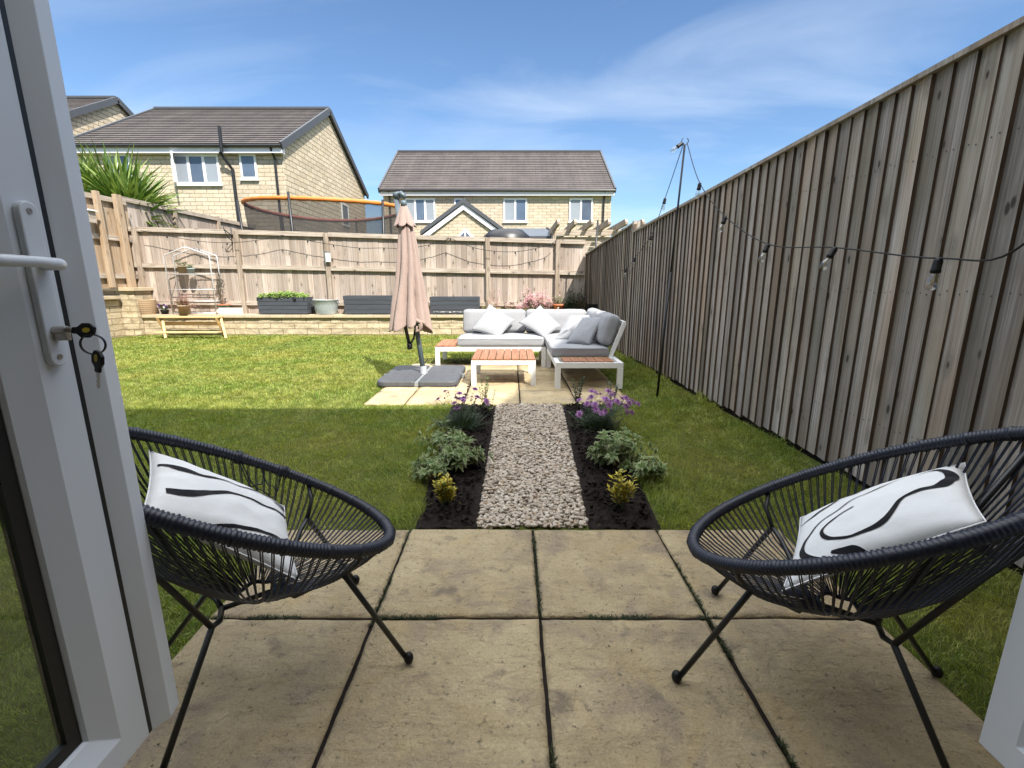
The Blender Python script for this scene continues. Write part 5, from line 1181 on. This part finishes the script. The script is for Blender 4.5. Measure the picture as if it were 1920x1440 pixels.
mb = MB(); sprigs(mb, c + Vector((0,0,.2)), 26, .25, .07, .055, .018, .8, 10); mb.build('leafy_sprigs', M['leaf_mid'], th)
mb = MB(); mb.box((c.x - .03, c.y - .115, .56 + .03), (c.x + .0, c.y - .109, .56 + .06)); mb.box((c.x - .045, c.y - .112, .56), (c.x - .02, c.y - .106, .58)); mb.build('white_splash', M['whitepot'], th)
c = onwall(1080, 10.80); th = thing('dark_shrub', 'dense dark green shrub in the shaded far corner of the fence', 'shrub', c)
mb = MB()
for _ in range(2400):
    a = random.uniform(0, 6.28); ph = math.acos(random.uniform(-.2, 1)); r = random.uniform(.55, 1.05) * (1 + .35 * noise.noise((math.cos(a) * 2, math.sin(a) * 2, ph * 2))); p = c + Vector((.30 * r * math.sin(ph) * math.cos(a), .19 * r * math.sin(ph) * math.sin(a), .02 + .54 * r * max(0, math.cos(ph)))); b = random.uniform(0, 6.28)
    mb.leaf(p, (math.cos(b) + math.cos(a), math.sin(b) + math.sin(a), random.uniform(-.3, .8)), random.uniform(.03, .06), random.uniform(.015, .025), (0,0,1), .3)
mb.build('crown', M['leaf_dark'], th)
mb = MB(); stems(mb, c + Vector((0,0,-.03)), [c + Vector((.2 * math.cos(a), .12 * math.sin(a), .4)) for a in range(6)], .006); mb.build('stem', M['stemred'], th)
c = onwall(1093, 10.62); th = thing('pink_perennial', 'few mauve pink flower sprigs against the fence beside the dark shrub', 'plant', c)
tips = [c + Vector((random.uniform(-.08, .06), random.uniform(-.02, .05), random.uniform(.2, .55))) for _ in range(8)]; mb = MB(); stems(mb, c, tips, .0025); mb.build('stem', M['stemred'], th)
mb = MB()
for p in tips:
    for k in range(10): a = random.uniform(0, 6.28); mb.leaf(p + Vector((random.gauss(0,.015), 0, random.gauss(0,.03))), (math.cos(a), math.sin(a), .3), .025, .018, (0,0,1), .1)
mb.build('blossom', M['petal_purple'], th)
# solar panel on a stake
c = P(1111, 586, 9.3); sp_ = thing('solar_panel', 'small black solar panel on a stake behind the sofa end by the fence', 'solar panel', (c.x, 9.3, 0))
mb = MB(); a_, b_ = P(1101, 570, 9.3), P(1121, 583, 9.3); mb.box((a_.x, 9.3, b_.z), (b_.x, 9.318, a_.z)); pn = mb.build('panel', M['blackplastic'], sp_, bevel=.004)
mb = MB(); mb.tube([(c.x, 9.33, 0), (c.x, 9.33, b_.z + .05)], .012, 8); mb.build('stake', M['blackmetal'], sp_)
# lantern, red pot, wall light on the pier
LZ = 1.052
c = Vector((P(217, 530, 10.75).x, 10.75, LZ)); ln = thing('lantern', 'grey metal candle lantern with a white candle on the stone pier', 'lantern', c)
mb = MB(); mb.box(c + Vector((-.11,-.11,0)), c + Vector((.11,.11,.02))); mb.build('base', M['greymetal'], ln)
mb = MB()
for i in (-1, 1):
    for j in (-1, 1): mb.box(c + Vector((i*.095-.008, j*.095-.008, .021)), c + Vector((i*.095+.008, j*.095+.008, .13)))
mb.build('cage', M['greymetal'], ln)
mb = MB(); mb.lathe([(.165, .13), (.15, .145), (.08, .225), (.05, .235), (.0, .24)], c, 4 * 5); mb.tube([c + Vector((.045 * math.cos(a), 0, .24 + .045 * math.sin(a))) for a in [math.pi * i / 8 for i in range(9)]], .005, 5); mb.build('hood', M['lead'], ln)
mb = MB(); mb.lathe([(.028, .021), (.028, .085), (0, .088)], c + Vector((-.035,0,0)), 12); mb.lathe([(.028, .021), (.028, .08), (0, .083)], c + Vector((.035,-.02,0)), 12); mb.build('candle', M['whitepot'], ln)
c = Vector((P(192, 530, 10.7).x, 10.7, LZ)); pot('flower_pot', 'small empty terracotta pot on the pier next to the lantern', 'flower pot', c, .06, .07, M['terracotta'], .8, .01)
c = P(178, 546, 10.2); c.z = .92; wl = thing('wall_light', 'black and white domed outdoor light on the lower pier coping', 'light', (c.x, 10.2, .876))
mb = MB(); mb.lathe([(.09, 0), (.09, .03), (.02, .035)], (c.x, 10.2, .876), 16); mb.build('base', M['blackplastic'], wl); mb = MB(); mb.lathe([(.075, .03), (.08, .06), (.06, .11), (0, .13)], (c.x, 10.2, .88), 16); mb.build('dome', M['whitepot'], wl, True)
# light on fence post, bracket, nesting box
c = P(615, 483, BFY - .1); l2 = thing('post_light', 'small white box light fixed to a back fence post above the tub', 'light', c)
mb = MB(); mb.box(c + Vector((-.035,-.055,-.10)), c + Vector((.065,-.005,.09))); mb.build('lens', M['whitepot'], l2, bevel=.008)
mb = MB(); mb.box(c + Vector((-.055,-.045,-.12)), c + Vector((-.037,.016,.12))); mb.box(c + Vector((-.036,-.045,.092)), c + Vector((.06,.016,.12))); mb.box(c + Vector((-.03,-.004,-.1)), c + Vector((.05,.016,.09))); mb.build('housing', M['greymetal'], l2)
c = P(433, 440, BFY - .1); hb_ = thing('hanging_bracket', 'black scrolled hanging basket bracket on a back fence post', 'bracket', c)
k = BFY - .085; mb = MB(); mb.tube([P(433, 428, k), P(436, 460, k)], .011, 6); mb.tube([P(420, 430, k - .22), P(436, 443, k)], .010, 6); mb.tube([P(419, 424, k - .22), P(420, 430, k - .22), P(428, 446, k - .11), P(436, 452, k)], .009, 6); mb.build('bracket_arm', M['blackmetal'], hb_, True)
c = P(168, 404, 9.9); c.x = -8.645; nb_ = thing('nest_box', 'small grey bird box with white sloping top on the honey timber fence', 'bird box', c)
mb = MB(); mb.box(c + Vector((.042,-.1,-.14)), c + Vector((.16,.08,.08))); mb.build('box', M['railwood'], nb_); mb = MB(); mb.prism([c + Vector(p) for p in ((.03,-.12,.085), (.20,-.12,.085), (.20,-.12,.10), (.03,-.12,.14))], (0,.22,0)); mb.build('lid', M['whitepot'], nb_)
# wooden folding step bench on the lawn
bn = thing('plant_bench', 'light pine folding two step plant bench on the grass against the stone wall', 'bench', (-7.2, 10.2, 0))
yb_ = 10.12; bx0_ = P(292, 600, yb_).x; bx1_ = P(405, 600, yb_).x; tz = P(350, 593, 10.3).z
mb = MB(); mb.box((bx0_ - .02, 10.17, tz - .03), (bx1_ + .03, 10.38, tz)); mb.build('top_plank', M['pine'], bn, bevel=.004)
lz = P(350, 621, yb_).z; mb = MB(); mb.box((bx0_ + .06, 9.93, lz - .025), (bx1_ + .11, 10.12, lz)); mb.build('lower_plank', M['pine'], bn, bevel=.004)
mb = MB(); mb.box((bx0_ + .03, 10.30, tz - .20), (bx1_ - .03, 10.325, tz - .12)); mb.build('stretcher', M['pine'], bn)
for x in (bx0_ + .02, bx1_ - .0):
    mb = MB(); mb.bar((x, 10.30, tz - .032), (x + .33, 9.86, 0), .03, .045, (1,0,0)); mb.build('leg', M['pine'], bn); mb = MB(); mb.bar((x - .032, 10.19, tz - .032), (x - .01, 10.36, 0), .03, .045, (1,0,0)); mb.build('leg', M['pine'], bn)
# ------------------------------------------------------------------ beyond the fence
TC = Vector((P(614, 385, 15).x, 15.0, 3.33)); TR = 2.25
tr = thing('trampoline', 'large trampoline with orange padded top ring and black net beyond the back fence', 'trampoline', (TC.x, TC.y, 1.0))
tp = lambda a, r, z: Vector((TC.x + r * math.cos(a), TC.y + r * math.sin(a), z)); tw = lambda a: .05 * math.sin(2 * a + 1)
mb = MB(); mb.tube([tp(6.283 * i / 72, TR, TC.z + tw(6.283 * i / 72)) for i in range(72)], [.052 + .012 * (i % 2) for i in range(72)], 8, True)
for i, f in enumerate(mb.f):
    cc = sum((Vector(mb.v[j]) for j in f), Vector()) / 4; rad = math.hypot(cc.x - TC.x, cc.y - TC.y)
    if rad < TR - .012: mb.m[i] = 1
mb.build('top_ring', [M['orange'], M['maroon']], tr, True)
mb = MB(); n = 72; rows = [(TR, TC.z - .05), (TR * .985, TC.z - .55), (TR * .95, 1.75)]
for k, (r, z) in enumerate(rows): mb.v += [tuple(tp(6.283 * i / n, r, z + (tw(6.283 * i / n) if k < 2 else 0))) for i in range(n)]
mb.f = [(k*n+i, k*n+(i+1)%n, (k+1)*n+(i+1)%n, (k+1)*n+i) for k in range(2) for i in range(n)]; mb.m = [0] * len(mb.f); mb.build('safety_net', M['net'], tr, True)
mb = MB(); mb.tube([tp(6.283 * i / n, TR * .98, 1.72) for i in range(n)], .05, 6, True); mb.build('lower_ring', M['blackmetal'], tr, True)
mb = MB(); mb.lathe([(TR * .96, 1.74 - TC.z), (0, 1.70 - TC.z)], TC, 40); mb.build('jump_mat', M['gasket'], tr)
for i in range(6): a = R(28) + i * math.pi / 3; mb = MB(); mb.tube([tp(a, TR * 1.06, TC.z + .08), tp(a, TR * 1.03, 1.7), tp(a, TR * 1.0, .4)], .035, 8); mb.build('upright', M['blackmetal'], tr, True)
# spiky plant
c = Vector((P(246, 370, 12.6).x, 12.4, 2.85)); cp = thing('cabbage_palm', 'big clump of long pointed green sword leaves behind the stepped fence', 'plant', c)
def sword(mb, b, d, L, w, droop, n=6):
    d = Vector(d).normalized(); sd = d.cross(Vector((0,0,1))); sd = sd.normalized() if sd.length > .05 else Vector((1,0,0)); tw_ = random.uniform(-.8, .8); up = sd.cross(d); sd = sd * math.cos(tw_) + up * math.sin(tw_); vs = []
    for i in range(n + 1):
        t = i / n; p = Vector(b) + d * L * t + Vector((0, 0, -droop * L * t * t)); ww = w * (math.sin(math.pi * min(1, .25 + .75 * t)) ** .8 if t < 1 else .02); vs += [p - sd * ww / 2, p + sd * ww / 2]
    mb.add(vs, [(2*i, 2*i+1, 2*i+3, 2*i+2) for i in range(n)])
mb = MB()
for k, (ox, oy, oz, cnt, L0_) in enumerate(((0, 0, 0, 420, 1.5), (-.75, .5, .15, 340, 1.75), (-1.5, .3, .25, 300, 1.7), (.35, -.2, -.1, 180, 1.35))):
    b = c + Vector((ox, oy, oz))
    for _ in range(cnt):
        a = random.uniform(0, 6.283); e = math.asin(random.uniform(-.25, .98)); sword(mb, b + Vector((random.gauss(0,.05), random.gauss(0,.05), random.uniform(-.1,.15))), (math.cos(a) * math.cos(e), math.sin(a) * math.cos(e), math.sin(e)), L0_ * random.uniform(.65, 1.1) * (.8 + .3 * math.sin(e) if e > 0 else .75), random.uniform(.055, .085), random.uniform(.02, .3) * math.cos(e))
mb.build('sword_leaves', M['leaf_palm'], cp)
for ox, oy in ((0, 0), (-1.0, .5), (-1.9, .3)): mb = MB(); mb.tube([c + Vector((ox, oy, -2.2)), c + Vector((ox, oy, .1))], [.12, .1], 10); mb.build('trunk', M['postwood'], cp)
c = Vector((P(150, 300, 14.5).x - .6, 14.5, 1.0)); hd = thing('yellowing_bush', 'loose yellow green bush showing between sword leaves and the white door', 'bush', c)
mb = MB()
for _ in range(3800):
    a = random.uniform(0, 6.28); ph = math.acos(random.uniform(-1, 1)); r = random.uniform(.4, 1) * (1 + .4 * noise.noise((math.cos(a) * 2, math.sin(a) * 2, ph))); p = c + Vector((1.15 * r * math.sin(ph) * math.cos(a), .8 * r * math.sin(ph) * math.sin(a), 2.1 + 1.7 * r * math.cos(ph))); b = random.uniform(0, 6.28); mb.leaf(p, (math.cos(b), math.sin(b), random.uniform(-.4, .6)), .09, .05, (0,0,1), .2)
mb.build('crown', M['leaf_dry'], hd); mb = MB(); stems(mb, c, [c + Vector((.5 * math.cos(a), .4 * math.sin(a), 2.3)) for a in range(5)], .03); mb.build('stem', M['stemred'], hd)
c = Vector((P(210, 300, 12.4).x, 12.4, 2.6)); 
# pergola and canopy roof
pg = thing('pergola', 'pale timber pergola with projecting rafters in the garden beyond the back fence', 'pergola', (3.4, 14, .4))
Yp = 13.6; zt = P(1100, 424, Yp).z; xa = P(1040, 424, Yp).x; xb = P(1215, 424, Yp).x
mb = MB(); mb.box((xa, Yp + .9, zt - .17), (xb + 2, Yp + .95, zt + .0)); mb.build('beam', M['railwood'], pg)
for k in range(6): x = xa + .05 + k * (P(1075, 424, Yp).x - P(1043, 424, Yp).x) * .98; mb = MB(); mb.prism([(x, Yp - .25, zt + .02), (x, Yp - .25, zt + .08), (x, Yp - .12, zt + .17), (x, Yp + 3.2, zt + .17), (x, Yp + 3.2, zt + .001), (x, Yp - .1, zt + .001)], (.07, 0, 0)); mb.build('rafter', M['postwood'], pg)
mb = MB()
for k in range(4): z = zt - .20 - k * .145; mb.box((xa + .02, Yp + 1.0, z - .12), (xb + 2, Yp + 1.02, z))
mb.build('slatted_screen', M['railwood'], pg)
for x in (xa + .02, xb + 1.5): mb = MB(); mb.box((x, Yp + .80, .4), (x + .1, Yp + .895, zt)); mb.build('post', M['postwood'], pg)
cv = thing('grey_canopy', 'low grey glazed canopy roof with dark edge beside the pergola', 'canopy', (.5, 16, .4)); Yc = 15.5
mb = MB(); p_ = [P(u, v, Y) for u, v, Y in ((926, 447, Yc), (1050, 447, Yc), (1023, 431, Yc + 1.6), (945, 431, Yc + 1.6))]; mb.prism(p_, (0, 0, .05)); mb.build('roof_panel', plain('smoked_panel', (.16,.17,.18), .2, .1, 3, 0), cv)
mb = MB(); mb.bar(p_[0] + Vector((0,-.03,0)), p_[1] + Vector((0,-.03,0)), .05, .14); mb.bar(p_[1] + Vector((.04,0,.05)), p_[2] + Vector((.04,0,.05)), .06, .08); mb.build('edge_trim', M['lead'], cv)
for u in (935, 1042): x = P(u, 445, Yc).x; mb = MB(); mb.box((x - .05, Yc, .4), (x + .05, Yc + .1, p_[0].z - .08)); mb.build('post', M['lead'], cv)
mb = MB(); mb.lathe([(0, .34), (.5, .28), (.72, .1), (.75, -.1), (.75, -.5)], (P(950, 447, Yc - .4).x, Yc - .5, P(950, 444, Yc - .4).z - .1), 20); mb.build('barbecue_cover' if 0 else 'draped_cover', M['gutter'], cv, True)
# ------------------------------------------------------------------ plants in the two beds
def flower_head(mb, c, r, up):
    up = Vector(up).normalized(); s = up.orthogonal().normalized(); t = up.cross(s)
    for ring, (n, rr, e) in enumerate(((11, 1.0, .12), (8, .68, .5), (5, .4, .9))):
        for k in range(n):
            a = 6.283 * k / n + ring * .3 + random.uniform(-.1, .1); d = (s * math.cos(a) + t * math.sin(a)) * math.cos(e) + up * math.sin(e); mb.leaf(Vector(c) + up * .002 * ring, d, r * rr * random.uniform(.85, 1.15), r * .5, up, .15)
def scabious(label, c, n_flow, n_bud, h, spr, tuftn, seed, mat, lean):
    random.seed(seed); c = Vector(c); th = thing('scabious', label, 'flowering plant', c, 'purple scabious plants in the beds')
    mb = MB()
    for _ in range(tuftn):                 # dense blue green basal tuft
        a = random.uniform(0, 6.283); r = abs(random.gauss(0, .075)); b = c + Vector((math.cos(a) * r, math.sin(a) * r, 0)); e = random.uniform(.5, 1.4); d = (math.cos(a) * math.cos(e), math.sin(a) * math.cos(e), math.sin(e)); sword(mb, b, d, random.uniform(.10, .19), random.uniform(.004, .008), random.uniform(.1, .5), 4)
    mb.build('basal_leaves', M['leaf_grey'], th)
    st = MB(); lf = MB(); heads = []
    for i in range(n_flow + n_bud):
        a = random.uniform(0, 6.283); r = spr * math.sqrt(random.random()); tip = c + Vector((math.cos(a) * r + lean[0] * random.random(), math.sin(a) * r * .8 + lean[1] * random.random(), h * random.uniform(.55, 1.05) * (1 - .35 * r / spr))); b = c + Vector((math.cos(a) * .03, math.sin(a) * .03, .01)); m = (b + tip) / 2 + Vector((0, 0, .03)); st.tube([b, m, tip], .0016, 4)
        for k in range(13):
            q_ = b.lerp(tip, random.uniform(.12, .85)); b2 = random.uniform(0, 6.28); lf.leaf(q_, (math.cos(b2), math.sin(b2), .6), random.uniform(.03, .06), random.uniform(.006, .012), (0,0,1), .25)
        heads.append((tip, i >= n_flow, (tip - m).normalized()))
    st.build('stem', M['stem'], th); lf.build('stem_leaves', M['leaf_grey'], th)
    for tip, bud, d in heads:
        mb = MB()
        if bud: mb.lathe([(0, -.004), (.008, 0), (.009, .006), (.005, .011), (0, .012)], tip, 8); mb.build('bud', M['petal_dark'], th)
        else: flower_head(mb, tip, random.uniform(.027, .037), d + Vector((0, -.35, .5))); mb.build('flower_head', mat, th)
scabious('scabious with few mauve heads and dark buds on tall stems, left of the gravel path', (-.42, 3.66, 0), 16, 10, .36, .22, 560, 5, M['petal_purple'], (.08, .1))
scabious('scabious thick with bright mauve heads, right of the gravel path', (.70, 3.66, 0), 40, 6, .36, .28, 420, 6, M['petal_purple'], (.12, -.05))
def variegated(label, c, n, h, spr, seed, skew=(0,0)):
    random.seed(seed); c = Vector(c); th = thing('variegated_shrub', label, 'shrub', c, 'cream and green variegated shrubs'); g = MB(); cr = MB(); st = MB()
    for i in range(n):
        a = random.uniform(0, 6.283); e = random.uniform(.3, 1.45); L = h * random.uniform(.45, 1.05); d = Vector((math.cos(a) * math.cos(e), math.sin(a) * math.cos(e) * .9, math.sin(e))); b = c + Vector((math.cos(a), math.sin(a), 0)) * random.uniform(0, .04); tip = b + d * L + Vector((skew[0] * L, skew[1] * L, 0)); m = (b + tip) / 2 + Vector((0,0,.015)); st.tube([b, m, tip], .0016, 4)
        tv = (tip - m).normalized(); sd = tv.cross(Vector((0,0,1))); sd = sd.normalized() if sd.length > .1 else Vector((1,0,0)); s2 = sd.cross(tv)
        for w_ in (.45, .72, 1.0):                    # whorls of lance shaped leaves with pale margins
            q_ = b.lerp(m, w_ * 2) if w_ < .5 else m.lerp(tip, w_ * 2 - 1); nl = 5 if w_ < 1 else 6; o_ = random.uniform(0, 6)
            for k in range(nl):
                t = o_ + 6.283 * k / nl; dd = (sd * math.cos(t) + s2 * math.sin(t) + tv * random.uniform(.25, .7) + Vector((0, 0, .1))).normalized(); L2 = random.uniform(.036, .060) * (.8 + .25 * w_); up = Vector((random.uniform(-.3,.3), random.uniform(-.5,.0), 1)); bn = random.uniform(.1, .35); W2 = L2 * random.uniform(.36, .48)
                cr.leaf(q_, dd, L2, W2, up, bn); g.leaf(q_ + Vector((0, -.001, .0016)), dd, L2 * .92, W2 * .74, up, bn)
    st.build('stem', M['stemred'], th); cr.build('leaf_margin', M['leaf_cream'], th); g.build('foliage', M['leaf_var'], th)
variegated('cream edged green shrub spilling over the dark soil, left of the gravel path', (-.35, 2.80, 0), 40, .205, .2, 21)
variegated('bronze tinted cream edged small shrub at the lawn edge of the left bed', (-.45, 3.12, 0), 16, .19, .2, 22, (-.1, .1))
variegated('cream edged green shrub with long ferny leaves, right of the gravel path', (.665, 2.84, 0), 42, .225, .2, 23, (.12, 0))
variegated('small pale variegated sprig at the lawn edge of the left bed, low on the soil', (-.49, 2.62, 0), 13, .13, .1, 24, (-.15, 0))
variegated('pale variegated sprigs reaching over the lawn at the right bed', (.83, 2.60, 0), 13, .14, .1, 25, (.1, 0))
def golden(label, c, n, h, seed):
    random.seed(seed); c = Vector(c); th = thing('golden_shrub', label, 'shrub', c, 'golden leaved shrubs in the beds'); mb = MB(); gr = MB(); st = MB()
    for i in range(n):
        a = random.uniform(0, 6.283); b = c + Vector((math.cos(a), math.sin(a), 0)) * random.uniform(0, .02); tip = c + Vector((math.cos(a) * random.uniform(.0, .075), math.sin(a) * random.uniform(0, .06), h * random.uniform(.5, 1.05))); st.tube([b, tip], .0015, 4)
        for k in range(7):
            t = .3 + .7 * k / 6; q_ = b.lerp(tip, t)
            for s in range(2):
                b2 = random.uniform(0, 6.28); L = random.uniform(.028, .044); d = Vector((math.cos(b2), math.sin(b2), .75)); up = Vector((math.cos(b2) * -.5, math.sin(b2) * -.5, 1)); mb.leaf(q_, d, L, L * .48, up, .15)
                if random.random() < .45: gr.leaf(q_ + Vector((0,-.001,.0018)), d, L * .75, L * .22, up, .15)
    st.build('stem', M['stem'], th); mb.build('foliage', M['leaf_yellow'], th); gr.build('leaf_centre', M['leaf_mid'], th)
golden('small golden yellow shrub in the dark soil nearest the slabs, left bed', (-.345, 2.27, 0), 20, .155, 31)
golden('small golden yellow shrub with upright shoots nearest the slabs, right bed', (.575, 2.25, 0), 14, .20, 37)
def hebe(label, c, n, h, seed, mat):
    random.seed(seed); c = Vector(c); th = thing('upright_sprig', label, 'plant', c); mb = MB(); st = MB()
    for i in range(n):
        a = random.uniform(0, 6.283); tip = c + Vector((math.cos(a) * .05, math.sin(a) * .04, h * random.uniform(.65, 1.05))); st.tube([c, tip], .002, 4)
        for k in range(9):
            q_ = c.lerp(tip, .25 + .75 * k / 8)
            for s in range(2): b = random.uniform(0, 6.28); mb.leaf(q_, (math.cos(b), math.sin(b), .8), .034, .014, (0,0,1), .15)
    st.build('stem', M['stem'], th); mb.build('foliage', mat, th)
hebe('upright glossy green sprig at the far end of the left bed', (-.27, 4.18, 0), 7, .30, 41, M['leaf_mid'])
hebe('dark green upright sprig at the far end of the right bed', (.62, 4.25, 0), 9, .31, 42, M['leaf_dark'])
hebe('fine pale wispy sprig between path and scabious, left bed', (-.10 - .1, 4.0, 0), 4, .24, 43, M['leaf_cream'])
hebe('wispy grey green sprig behind the bright scabious, right bed', (.92, 4.15, 0), 6, .30, 44, M['leaf_grey'])
